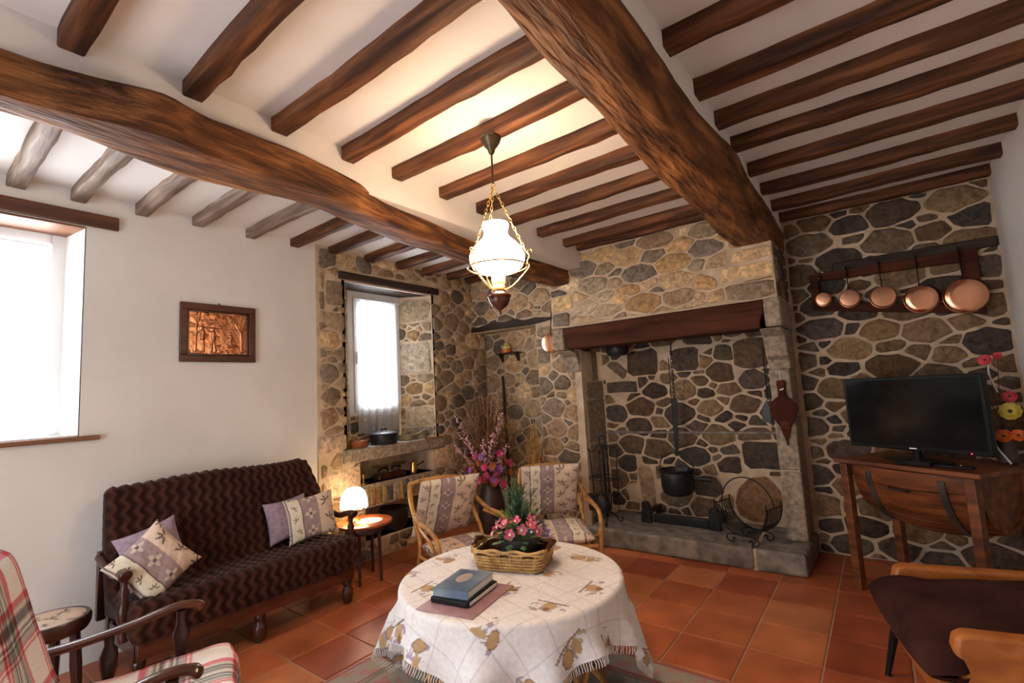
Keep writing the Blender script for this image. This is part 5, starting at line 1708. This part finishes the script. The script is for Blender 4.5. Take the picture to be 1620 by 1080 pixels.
# ---------------------------------------------------------------- copper pans on the graduated rack
lintb = MB().bb(1.16, XR - 0.006, YB - 0.022, YB + 0.02, 2.165, 2.235).build('embedded_timber', M['oldlintelx'], wbr, bevel=0.008)
rk = thing('pan_rack', 'dark graduated wooden rack for copper pans on the stone wall', 'pan rack', (0, 0, 0))
MB().prism([(1.00, 2.105), (1.98, 2.085), (1.98, 2.165), (1.00, 2.165)], YB - 0.055, YB - 0.024, lambda u, v, d: (u, d, v)).build('top_rail', M['mantel'], rk, bevel=0.004)
MB().prism([(1.00, 1.880), (1.975, 1.715), (1.978, 1.775), (1.00, 1.94)], YB - 0.055, YB - 0.024, lambda u, v, d: (u, d, v)).build('bottom_rail', M['mantel'], rk, bevel=0.004)
MB().prism([(1.00, 1.935), (1.055, 1.93), (1.055, 2.11), (1.00, 2.11)], YB - 0.052, YB - 0.026, lambda u, v, d: (u, d, v)).build('stile', M['mantel'], rk, bevel=0.004)
MB().prism([(1.885, 1.77), (1.975, 1.77), (1.975, 2.10), (1.885, 2.10)], YB - 0.052, YB - 0.026, lambda u, v, d: (u, d, v)).build('stile', M['mantel'], rk, bevel=0.004)
names = ['smallest copper pan at the left end of the rack', 'second smallest copper pan on the rack', 'middle copper pan of five on the rack', 'second largest copper pan on the rack', 'largest copper pan at the right end of the rack']
for k, (x, z, r) in enumerate(((1.078, 1.955, 0.052), (1.245, 1.935, 0.067), (1.445, 1.912, 0.080), (1.655, 1.862, 0.096), (1.885, 1.845, 0.116))):
    d = 0.035 + 0.15 * r
    p = thing('copper_pan', names[k], 'pan', (x, YB - 0.064, z), 0, 'copper pans on the rack')
    MB().lathe([(r, 0.0), (r * 1.01, -0.003), (r * 0.985, -d * 0.6), (r * 0.95, -d * 0.92), (r * 0.90, -d), (r * 0.6, -d - 0.001), (0.001, -d - 0.001)], (0, 0, 0), 40, axis='Y').build('pan_body', M['copper'], p)
    MB().tube([(r * math.cos(q), -0.001, r * math.sin(q)) for q in np.linspace(0, 2 * math.pi, 40, endpoint=False)], 0.003, 6, closed=True).build('rim', M['copper'], p)
    zt = 2.165 - z
    MB().tube([(0, -0.010, r * 0.93), (0, -0.012, r + 0.03), (0, -0.008, zt - 0.01), (0, -0.006, zt + 0.012)], [0.011, 0.008, 0.010, 0.012], 8, flat=0.45).build('handle', M['iron'], p)
    MB().tube([(0.008 * math.cos(q), -0.006, zt + 0.018 + 0.008 * math.sin(q)) for q in np.linspace(0, 2 * math.pi, 12, endpoint=False)], 0.0025, 6, closed=True).build('hanging_ring', M['iron'], p)
p = thing('copper_pan', 'copper pan with long dark handle hanging left of the mantel', 'pan', (-1.235, YL - 0.016, 1.845), 0)
MB().lathe([(0.10, 0.0), (0.102, -0.004), (0.099, -0.03), (0.092, -0.046), (0.075, -0.05), (0.04, -0.052), (0.001, -0.053)], (0, 0, 0), 40, axis='Y').build('pan_body', M['copper'], p)
MB().tube([(0, -0.014, 0.092), (0.008, -0.015, 0.16), (0.022, -0.012, 0.28), (0.03, -0.01, 0.335)], [0.008, 0.006, 0.009, 0.012], 8, flat=0.5).build('handle', M['oldlintel'], p)

# ---------------------------------------------------------------- hearth ironwork
cr = thing('pot_crane', 'black notched iron pot hanger with chain in the fireplace', 'pot hanger', (-0.10, 0.52, 0))
MB().tube([(0.03, 0, 2.3), (0.0, 0, 1.62)], 0.006, 6).build('hanging_rod', M['iron'], cr)
chain(MB(), (0.0, 0, 1.66), (-0.008, 0, 1.22), 0.035, 0.003, 0.010).build('chain', M['iron'], cr)
MB().tube([(-0.028, 0, 1.60), (-0.040, 0, 0.95)], 0.004, 6).build('guide_rod', M['iron'], cr)
zz = [(0.018, 1.24)]
for k in range(14):
    z = 1.22 - k * 0.034
    zz += [(0.018, z), (0.030, z - 0.004), (0.018, z - 0.026)]
poly = [(-0.02, 1.24)] + zz + [(0.016, 0.735), (-0.012, 0.735)]
poly = [(a - 0.008 - (1.24 - b) * 0.05, b) for a, b in poly]
MB().prism(poly, -0.006, 0.006, lambda u, v, d: (u, d, v)).build('notched_bar', M['iron'], cr, bevel=0.001)
kt = thing('hanging_pot', 'black cast-iron pot with bail handle hanging over the hearth', 'pot', (-0.145, 0.52, 0.395))
MB().lathe([(0.03, 0.0), (0.09, 0.006), (0.125, 0.03), (0.138, 0.08), (0.138, 0.17), (0.133, 0.20), (0.142, 0.21), (0.146, 0.222), (0.138, 0.228), (0.128, 0.215), (0.126, 0.06), (0.0, 0.03)], (0, 0, 0), 40, close=False).build('pot_body', M['castiron'], kt)
MB().tube(spline([(-0.148, 0, 0.20), (-0.146, 0, 0.26), (-0.115, 0, 0.325), (-0.05, 0, 0.36), (0, 0, 0.362), (0.05, 0, 0.36), (0.115, 0, 0.325), (0.146, 0, 0.26), (0.148, 0, 0.20)], 5), 0.005, 8).build('bail_handle', M['iron'], kt)
for s in (-1, 1):
    MB().ell((s * 0.146, 0, 0.205), (0.014, 0.014, 0.02), 10, 8).build('lug', M['castiron'], kt)
MB().tube([(0.135, 0.02, 0.15), (0.22, 0.03, 0.148), (0.285, 0.04, 0.142)], [0.017, 0.019, 0.022], 10).build('side_handle', M['castiron'], kt)
HZ = ZH + 0.001
for x, y, s, lab in ((-0.42, 0.44, 1, 'black iron firedog at the left of the hearth'), (0.16, 0.44, -1, 'black iron firedog at the right of the hearth')):
    d = thing('firedog', lab, 'firedog', (x, y, HZ), 0, 'firedogs on the hearth')
    MB().prism([(-0.048, 0), (0.048, 0), (0.045, 0.10), (0.030, 0.115), (0.040, 0.14), (0.035, 0.17), (0.018, 0.185), (-0.018, 0.185), (-0.035, 0.17), (-0.040, 0.14), (-0.030, 0.115), (-0.045, 0.10)], -0.02, 0.02, lambda u, v, q: (u, q, v)).build('upright', M['castiron'], d, bevel=0.008)
    MB().bb(-0.02, 0.02, 0.015, 0.30, 0.06, 0.10).build('bar', M['castiron'], d, bevel=0.005)
    MB().bb(-0.02, 0.02, 0.26, 0.30, 0.0, 0.07).build('rear_foot', M['castiron'], d, bevel=0.004)
MB_ = MB().bb(-0.365, 0.105, 0.455, 0.50, HZ + 0.0, HZ + 0.075)
tag(MB_.build('grate_bar', M['castiron'], None, bevel=0.008), 'black iron grate bar between the two firedogs', 'grate')

ft = thing('fire_tools', 'black wrought-iron fire tool stand on the hearth', 'fire tools', (-0.715, 0.265, HZ))
MB().tube([(0, 0, 0.06), (0, 0, 0.70)], 0.011, 8).build('post', M['iron'], ft)
for k in range(3):
    a = math.radians(-70 + 120 * k)
    c, s = math.cos(a), math.sin(a)
    MB().tube(spline([(0, 0, 0.10), (0.05 * c, 0.05 * s, 0.085), (0.095 * c, 0.095 * s, 0.045), (0.115 * c, 0.115 * s, 0.008), (0.14 * c, 0.14 * s, 0.012), (0.145 * c, 0.145 * s, 0.035), (0.128 * c, 0.128 * s, 0.04)], 5), 0.0058, 7).build('scroll_foot', M['iron'], ft)
MB().tube([(0.032 * math.cos(q), 0, 0.735 + 0.04 * math.sin(q)) for q in np.linspace(0, 2 * math.pi, 18, endpoint=False)], 0.007, 7, closed=True).build('top_loop', M['iron'], ft)
for k in range(4):
    a = math.radians(10 + 90 * k)
    c, s = math.cos(a), math.sin(a)
    MB().tube(spline([(0, 0, 0.69), (0.05 * c, 0.05 * s, 0.685), (0.10 * c, 0.10 * s, 0.635), (0.135 * c, 0.135 * s, 0.64), (0.14 * c, 0.14 * s, 0.665)], 5), 0.0058, 7).build('hook', M['iron'], ft)
MB().tube([(0.145 * math.cos(q), 0.145 * math.sin(q), 0.40) for q in np.linspace(0, 2 * math.pi, 30, endpoint=False)], 0.004, 7, closed=True).build('guard_ring', M['iron'], ft)
MB().tube([(-0.145, 0, 0.40), (0.145, 0, 0.40)], 0.005, 6).build('cross_bar', M['iron'], ft)
for k, kind in enumerate(('shovel', 'brush', 'poker', 'tongs')):
    a = math.radians(190 + 90 * k)
    c, s = math.cos(a), math.sin(a)
    x, y = 0.125 * c, 0.125 * s
    MB().tube([(x, y, 0.65), (x * 0.9, y * 0.9, 0.25)], 0.006, 7).build('tool_shaft', M['iron'], ft)
    if kind == 'shovel':
        MB().prism([(-0.045, 0.11), (0.045, 0.11), (0.055, 0.26), (-0.055, 0.26)], -0.003, 0.006, lambda u, v, d: (x * 0.9 + u, y * 0.9 + d - 0.02, v)).build('shovel_blade', M['castiron'], ft, bevel=0.002)
    elif kind == 'brush':
        MB().lathe([(0.03, 0.11), (0.055, 0.13), (0.06, 0.19), (0.05, 0.25), (0.02, 0.28)], (x * 0.7, y * 0.7, 0), 18).build('brush_head', M['castiron'], ft)
    elif kind == 'poker':
        MB().tube([(x * 0.9, y * 0.9, 0.26), (x * 0.85, y * 0.85, 0.10)], [0.005, 0.003], 7).build('poker_tip', M['iron'], ft)
    else:
        for q in (-1, 1):
            MB().tube([(x * 0.9, y * 0.9, 0.30), (x * 0.9 + q * 0.018, y * 0.9, 0.20), (x * 0.85 + q * 0.006, y * 0.85, 0.10)], 0.005, 6).build('tong_arm', M['iron'], ft)

lb = thing('log_basket', 'open wrought-iron log basket with round handle and scroll feet on the hearth', 'log basket', (0.455, 0.275, HZ), math.radians(-18))
for s in (-1, 1):
    y = 0.105 * s
    MB().tube(arc((0, y, 0.265), 0.205, 170, 372, 22), 0.006, 7).build('end_hoop', M['iron'], lb)
    MB().tube(spline([(-0.055, y, 0.010), (-0.035, y, 0.022), (-0.04, y, 0.045), (-0.075, y, 0.042), (-0.105, y, 0.02), (-0.085, y, 0.004), (-0.06, y, 0.0045)][::-1] if False else [(-0.05, y, 0.022), (-0.062, y, 0.036), (-0.078, y, 0.026), (-0.07, y, 0.008), (-0.10, y, 0.004), (-0.125, y, 0.03), (-0.10, y, 0.06), (0.0, y, 0.062), (0.10, y, 0.06), (0.125, y, 0.03), (0.10, y, 0.004), (0.07, y, 0.008), (0.078, y, 0.026), (0.062, y, 0.036), (0.05, y, 0.022)], 5), 0.0055, 7).build('scroll_foot', M['iron'], lb)
for k in range(8):
    y = -0.105 + 0.21 * k / 7
    MB().tube(arc((0, y, 0.265), 0.20, 178, 362, 20), 0.0042, 6).build('slat', M['iron'], lb)
for s in (-1, 1):
    MB().tube([(s * 0.2, -0.11, 0.27), (s * 0.2, 0.11, 0.27)], 0.005, 6).build('top_rail', M['iron'], lb)
MB().tube(arc((0, 0, 0.265), 0.205, 0, 180, 24), 0.005, 7).build('carry_handle', M['iron'], lb)

bl = thing('bellows', 'wooden fireplace bellows hanging on the right granite pillar', 'bellows', (0.757, YP - 0.004, 0), 0)
sh = [(0.0, 0.89), (0.018, 0.93), (0.035, 1.0), (0.075, 1.06), (0.092, 1.12), (0.088, 1.17), (0.055, 1.205), (0.026, 1.225), (0.022, 1.27), (0.03, 1.31), (0.024, 1.345)]
poly = sh + [(-a, b) for a, b in sh[::-1][:-1]]
darkb = pm('dark_bellows_wood', hexc(50, 20, 14), hexc(82, 36, 24), rough=0.7, scale=9, spec=0.1)
MB().prism(poly, -0.022, -0.034, lambda u, v, d: (u, d, v)).build('front_board', darkb, bl, bevel=0.003)
MB().prism([(a * 0.94, b) for a, b in poly if b < 1.24], -0.008, -0.022, lambda u, v, d: (u, d, v)).build('leather', M['aubergine'], bl)
MB().prism(poly, -0.001, -0.009, lambda u, v, d: (u, d, v)).build('back_board', darkb, bl, bevel=0.003)
MB().prism([(-0.032, 0.98), (0.032, 0.98), (0.034, 1.03), (0.0, 1.045), (-0.034, 1.03)], -0.034, -0.040, lambda u, v, d: (u, d, v)).build('leather_cap', M['mantel'], bl, bevel=0.003)
MB().tube([(0, -0.02, 0.94), (0, -0.02, 0.86)], [0.014, 0.006], 10).build('nozzle', M['bronze'], bl)
MB().tube([(0, -0.02, 1.34), (0, -0.012, 1.42)], 0.002, 5).build('cord', M['fringe'], bl)
MB().box((0.004, -0.036, 1.278), (0.03, 0.003, 0.010), ry=-0.4).build('paper_tag', M['fringe'], bl)

ld = thing('fire_shovel', 'black long-handled iron shovel hanging inside the right pillar', 'shovel', (0.638, YP + 0.03, 0))
MB().tube([(0.01, 0, 1.62), (0.012, 0, 1.20)], 0.006, 7).build('handle', M['iron'], ld)
MB().prism([(-0.05, 1.02), (0.02, 1.03), (0.022, 1.13), (0.0, 1.20), (-0.028, 1.14)], -0.004, 0.008, lambda u, v, d: (u, d, v)).build('blade', M['castiron'], ld, bevel=0.002)
MB().tube([(0.022, 0.0, 1.60), (0.03, 0, 1.1), (0.025, 0, 0.97)], 0.004, 6).build('poker_rod', M['iron'], ld)

hp = thing('black_kettle', 'black round pot hanging under the mantel at the left', 'pot', (-0.64, 0.58, 1.665))
MB().lathe([(0.03, 0.0), (0.09, 0.005), (0.105, 0.03), (0.108, 0.09), (0.10, 0.115), (0.106, 0.125), (0.096, 0.125), (0.0, 0.10)], (0, 0, 0), 32, close=False).build('pot_body', M['castiron'], hp)
MB().tube(spline([(-0.106, 0, 0.11), (-0.07, 0, 0.20), (0, 0, 0.235), (0.07, 0, 0.20), (0.106, 0, 0.11)], 6), 0.004, 7).build('bail_handle', M['iron'], hp)
MB().tube([(0, 0, 0.235), (0, 0, 0.80)], 0.003, 6).build('hanging_wire', M['iron'], hp)

# ---------------------------------------------------------------- pots on the stone shelf
ZS = 0.9585
terr = pm('glazed_terracotta', hexc(112, 58, 34), hexc(150, 84, 48), rough=0.25, scale=9, spec=0.6)
b1 = thing('terracotta_dish', 'round brown terracotta dish at the left of the stone shelf', 'dish', (-2.40, -1.155, ZS))
MB().lathe([(0.085, 0.0), (0.098, 0.008), (0.104, 0.03), (0.106, 0.062), (0.110, 0.066), (0.104, 0.068), (0.098, 0.05), (0.094, 0.014), (0.0, 0.010)], (0, 0, 0), 36, close=False).build('dish', terr, b1)
MB().tube([(0.0, -0.105, 0.052), (0.0, -0.125, 0.056)], [0.016, 0.012], 10).build('lug', terr, b1)
b2 = thing('casserole', 'black cast-iron casserole with grey lid on the stone shelf', 'casserole', (-2.395, -0.86, ZS))
MB().lathe([(0.10, 0.0), (0.118, 0.006), (0.124, 0.03), (0.128, 0.092), (0.134, 0.096), (0.128, 0.10)], (0, 0, 0), 40).build('pot_body', M['castiron'], b2)
lidm = pm('grey_enamel_lid', hexc(72, 78, 84), hexc(96, 102, 108), rough=0.3, scale=6)
MB().lathe([(0.134, 0.098), (0.132, 0.104), (0.10, 0.115), (0.05, 0.123), (0.0, 0.125)], (0, 0, 0), 40, close=False).build('lid', lidm, b2)
MB().tube(spline([(0, -0.03, 0.120), (0, -0.02, 0.142), (0, 0.02, 0.142), (0, 0.03, 0.120)], 5), 0.008, 8).build('lid_handle', M['castiron'], b2)
clay = pm('buff_clay', hexc(116, 104, 80), hexc(150, 136, 106), rough=0.6, scale=12)
for k, (x, y, r, ha, lab) in enumerate(((-2.42, -0.575, 0.085, 60, 'buff clay pan on the stone shelf beside the black casserole'), (-2.415, -0.39, 0.072, 100, 'buff clay pan at the right end of the stone shelf'))):
    t = thing('clay_pan', lab, 'pan', (x, y, ZS), 0, 'clay pans on the stone shelf')
    MB().lathe([(r * 0.8, 0.0), (r * 0.96, 0.01), (r, 0.05), (r * 1.05, 0.056), (r * 0.97, 0.058), (r * 0.9, 0.014), (0, 0.010)], (0, 0, 0), 32, close=False).build('pan', clay, t)
    a = math.radians(ha)
    MB().tube([(r * 0.95 * math.cos(a), r * 0.95 * math.sin(a), 0.045), ((r + 0.04) * math.cos(a), (r + 0.04) * math.sin(a), 0.058), ((r + 0.07) * math.cos(a), (r + 0.07) * math.sin(a), 0.075)], [0.014, 0.012, 0.018], 10).build('handle', clay, t)
sp = thing('wooden_spatula', 'orange-brown wooden spatula at the end of the stone shelf', 'spatula', (-2.285, -0.33, ZS), 0)
MB().prism([(0.0, -0.02), (0.10, -0.028), (0.12, 0.0), (0.10, 0.028), (0.0, 0.02)], 0.0005, 0.008, lambda u, v, d: (v * 0.7, u, d)).build('blade', M['honey'], sp, bevel=0.002)
MB().tube([(0, -0.0, 0.006), (0, -0.12, 0.006)], 0.0055, 8).build('handle', M['honey'], sp)

# brass scale and pots in the niche
ZN = 0.6405
scl = thing('balance_scale', 'old kitchen balance with brass pans in the wall niche', 'scale', (-2.40, -0.80, ZN))
MB().prism([(-0.16, 0.0), (0.16, 0.0), (0.15, 0.05), (0.13, 0.06), (-0.13, 0.06), (-0.15, 0.05)], -0.045, 0.045, lambda u, v, d: (d, u, v)).build('base', M['darkwood'], scl, bevel=0.006)
MB().tube(spline([(0, -0.13, 0.085), (0, -0.06, 0.10), (0, 0, 0.075), (0, 0.06, 0.10), (0, 0.13, 0.085)], 6), 0.008, 8).build('beam', M['iron'], scl)
for s in (-1, 1):
    MB().tube([(0, s * 0.12, 0.055), (0, s * 0.12, 0.112)], 0.006, 8).build('pan_post', M['iron'], scl)
    MB().lathe([(0.02, 0.11), (0.055, 0.114), (0.068, 0.124), (0.07, 0.128), (0.064, 0.126), (0.0, 0.116)], (0, s * 0.12, 0), 24, close=False).build('scale_pan', M['brass'], scl)
MB().tube([(0, 0, 0.06), (0, 0, 0.11)], [0.01, 0.004], 8).build('pointer', M['brass'], scl)
bj = thing('brass_pot', 'small brass coffee pot with dark handle in the wall niche', 'pot', (-2.36, -0.545, ZN))
MB().lathe([(0.034, 0.0), (0.037, 0.01), (0.033, 0.06), (0.028, 0.085), (0.030, 0.10), (0.026, 0.112), (0.010, 0.124), (0.006, 0.132)], (0, 0, 0), 24).build('pot_body', M['brass'], bj)
MB().tube([(0.01, 0.03, 0.07), (0.02, 0.08, 0.088), (0.025, 0.115, 0.10)], [0.007, 0.006, 0.008], 8).build('handle', M['iron'], bj)
bw = thing('brass_candlestick', 'brass candlestick at the left of the wall niche', 'candlestick', (-2.36, -1.125, ZN))
MB().lathe([(0.036, 0.0), (0.034, 0.008), (0.014, 0.016), (0.010, 0.035), (0.016, 0.045), (0.009, 0.06), (0.012, 0.085), (0.018, 0.095), (0.014, 0.10)], (0, 0, 0), 20).build('stem', M['brass'], bw)
wd_ = thing('cauldron', 'black cauldron tucked in the dark hole under the flat arch', 'cauldron', (-2.42, -0.75, 0.1605))
MB().lathe([(0.06, 0.0), (0.10, 0.01), (0.13, 0.06), (0.135, 0.14), (0.125, 0.19), (0.13, 0.20), (0.118, 0.20), (0.0, 0.16)], (0, 0, 0), 32, close=False).build('pot_body', M['castiron'], wd_)

# ---------------------------------------------------------------- recess: bracket shelf with little teapot, wheat sheaf, walking stick
shf = thing('bracket_shelf', 'small dark bracket shelf in the wall recess', 'shelf', (-1.93, YN - 0.004, 1.80))
MB().prism([(-0.15, -0.10), (0.15, -0.10), (0.16, -0.012), (-0.16, -0.012)], 0.0, 0.016, lambda u, v, d: (u, v, d)).build('board', M['oldlintelx'], shf, bevel=0.003)
MB().prism([(-0.012, 0.0), (-0.085, 0.0), (-0.02, -0.085), (-0.012, -0.085)], 0.10, 0.125, lambda u, v, d: (d, u, v)).build('bracket', M['oldlintelx'], shf)
MB().prism([(-0.012, 0.0), (-0.085, 0.0), (-0.02, -0.085), (-0.012, -0.085)], -0.125, -0.10, lambda u, v, d: (d, u, v)).build('bracket', M['oldlintelx'], shf)
tea_b = pm('yellow_glaze', hexc(190, 178, 110), hexc(214, 204, 142), rough=0.3, scale=9)
tea_o = pm('orange_glaze', hexc(206, 96, 40), hexc(222, 120, 56), rough=0.3, scale=9)
tp_ = thing('ornament', 'tiny yellow and orange pottery ornament on the bracket shelf', 'ornament', (-1.955, YN - 0.06, 1.8165))
MB().lathe([(0.052, 0.0), (0.058, 0.012), (0.054, 0.034), (0.046, 0.04)], (0, 0, 0), 20).build('base', tea_o, tp_)
MB().lathe([(0.046, 0.04), (0.052, 0.06), (0.05, 0.075), (0.03, 0.092), (0.022, 0.10), (0.026, 0.108), (0.012, 0.118)], (0, 0, 0), 20).build('top', tea_b, tp_)
MB().tube([(-0.045, 0, 0.055), (-0.075, 0, 0.085)], [0.010, 0.006], 8).build('spout', tea_b, tp_)

stk = tag(MB().tube([(-2.055, YN - 0.028, 1.56), (-2.03, YN - 0.05, 1.30), (-1.96, YN - 0.14, 0.62), (-1.90, YN - 0.20, 0.0)], [0.013, 0.016, 0.017, 0.012], 10).build('walking_stick', M['oldlintel']), 'dark wooden stick leaning in the wall recess', 'stick')

straw = pm('dry_straw', hexc(150, 104, 50), hexc(204, 160, 92), rough=0.8, scale=30, pos=True)
whs = thing('wheat_sheaf', 'tied sheaf of dry golden straw standing at the fireplace side', 'straw sheaf', (-1.50, YL - 0.085, 0))
rw = random.Random(21)
mbs = MB()
for k in range(240):
    a, r = rw.uniform(0, 6.28), rw.uniform(0, 1) ** 0.6
    ca, sa = math.cos(a) * r, math.sin(a) * r
    h = rw.uniform(0.58, 1.08) - 0.16 * r
    fl_ = rw.uniform(0.7, 1.5)
    tip = (0.085 * ca * fl_ + 0.02, 0.05 * sa, h)
    mbs.tube([(0.10 * ca, 0.055 * sa, 0.0), (0.032 * ca, 0.028 * sa, 0.46), (0.05 * ca * fl_ + 0.008, 0.036 * sa, 0.46 + (h - 0.46) * 0.6), tip], [0.003, 0.0028, 0.0026, 0.0016], 3)
    if k % 2 == 0:
        mbs.ell(tip, (0.006, 0.005, 0.024), 5, 4)
mbs.build('straw', straw, whs, smooth=60, fix=False)['kind'] = 'stuff'
MB().tube([(0.045 * math.cos(q), 0.034 * math.sin(q), 0.46) for q in np.linspace(0, 2 * math.pi, 24, endpoint=False)], 0.010, 6, closed=True).build('tie', straw, whs)

# ---------------------------------------------------------------- big dried bouquet in the corner
bq = thing('dried_bouquet', 'large dried grass and pink flower bouquet in a dark floor vase in the corner', 'flower arrangement', (-1.83, -0.02, 0))
vasem = pm('dark_floor_vase', hexc(40, 28, 26), hexc(66, 46, 40), rough=0.4, scale=7)
MB().lathe([(0.10, 0), (0.115, 0.02), (0.135, 0.16), (0.13, 0.30), (0.10, 0.42), (0.085, 0.47), (0.095, 0.50), (0.085, 0.50), (0.07, 0.44), (0.0, 0.42)], (0, 0, 0), 32, close=False).build('vase', vasem, bq)
GR1 = pm('brown_dry_grass', hexc(74, 46, 30), hexc(120, 80, 50), rough=0.85, scale=20, pos=True)
GR2 = pm('golden_dry_grass', hexc(140, 98, 52), hexc(188, 146, 88), rough=0.85, scale=20, pos=True)
rg = random.Random(40)
g1, g2 = MB(), MB()


def lean(p):
    return (max(-0.46, p[0]), min(0.28, p[1]), p[2])


for k in range(420):
    a = rg.uniform(0, 6.28)
    sp_ = abs(rg.gauss(0, 0.19))
    h = rg.uniform(0.85, 1.42) - sp_ * 0.7
    x, y = sp_ * math.cos(a) - 0.06, sp_ * math.sin(a) * 0.8
    mid = (x * 0.35 + rg.uniform(-0.02, 0.02), y * 0.35, 0.48 + (h - 0.48) * 0.5)
    tip = lean((x + rg.uniform(-0.03, 0.03), y, h))
    dark = k % 3 == 0
    g = g1 if dark else g2 if k % 2 else g1
    g.tube([(rg.uniform(-0.05, 0.05), rg.uniform(-0.05, 0.05), 0.45), lean(mid), tip], [0.0032, 0.0028, 0.0016], 3)
    if dark:
        d = (Vector(tip) - Vector(mid)).normalized()
        for q in range(9):
            c = Vector(tip) - d * (0.018 * q)
            c = Vector(lean(c + Vector((rg.uniform(-0.012, 0.012), rg.uniform(-0.012, 0.012), 0))))
            g.ell(c, (0.006, 0.006, 0.014), 5, 3)
g1.build('brown_grasses', GR1, bq, smooth=60, fix=False)['kind'] = 'stuff'
g2.build('golden_grasses', GR2, bq, smooth=60, fix=False)['kind'] = 'stuff'
SPR = pm('pale_pink_buds', hexc(196, 128, 144), hexc(236, 196, 204), rough=0.7, scale=60, pos=True)
MAG = pm('magenta_petal', hexc(190, 40, 96), hexc(226, 90, 140), rough=0.6, scale=30, pos=True)
VIO = pm('violet_petal', hexc(124, 62, 130), hexc(166, 104, 168), rough=0.6, scale=30, pos=True)
ORA = pm('rust_leaf', hexc(156, 74, 34), hexc(204, 112, 54), rough=0.7, scale=20, pos=True)
for dx, dy, h in ((-0.34, -0.10, 1.14), (-0.40, -0.02, 0.98), (-0.30, -0.16, 0.86), (0.26, -0.10, 1.16), (0.20, -0.16, 0.98), (0.28, -0.06, 0.86), (0.10, -0.20, 0.92), (-0.12, -0.2, 0.95)):
    mb = MB()
    pts = spline([(0, 0, 0.46), (dx * 0.45, dy * 0.6, 0.46 + (h - 0.46) * 0.55), (dx, dy, h)], 10)
    mb.tube(pts, 0.002, 4)
    for q in pts[8:]:
        for _ in range(3):
            r = rg.uniform(0.006, 0.012)
            mb.ell(lean((q[0] + rg.uniform(-0.022, 0.022), q[1] + rg.uniform(-0.02, 0.02), q[2] + rg.uniform(-0.02, 0.02))), (r, r, r), 6, 4)
    mb.build('pink_spray', SPR, bq, smooth=60, fix=False)
for k in range(38):
    a = rg.uniform(math.radians(-175), math.radians(15))
    r = rg.uniform(0.12, 0.30)
    z = rg.uniform(0.50, 0.80)
    p = (r * math.cos(a), r * math.sin(a) * 0.8, z)
    mt = (MAG, VIO, ORA, MAG)[k % 4]
    mb = MB()
    for lay in range(2):
        q = petal_mesh(6 + lay, 0.036 - 0.009 * lay)
        mb.add([(v[0], v[1], v[2] + 0.008 * lay) for v in q.v], q.f)
    o = mb.build('blossom', mt, bq, fix=False)
    o.location = p
    orient(o, (math.cos(a), math.sin(a), 0.35))
lf = MB()
for k in range(110):
    a = rg.uniform(0, 6.28)
    c = Vector((0.14 * math.cos(a), 0.14 * math.sin(a), rg.uniform(0.48, 0.95)))
    d = Vector((math.cos(a), math.sin(a), rg.uniform(-0.2, 0.9))).normalized()
    si = d.cross(Vector((0, 0, 1))).normalized() * 0.014
    l = rg.uniform(0.05, 0.10)
    q = [lean(t) for t in (c, c + d * l * 0.5 + si, c + d * l, c + d * l * 0.5 - si)]
    lf.add(q, [(0, 1, 2, 3)])
lf.build('rust_leaves', ORA, bq, fix=False)
print('built', len(bpy.data.objects))
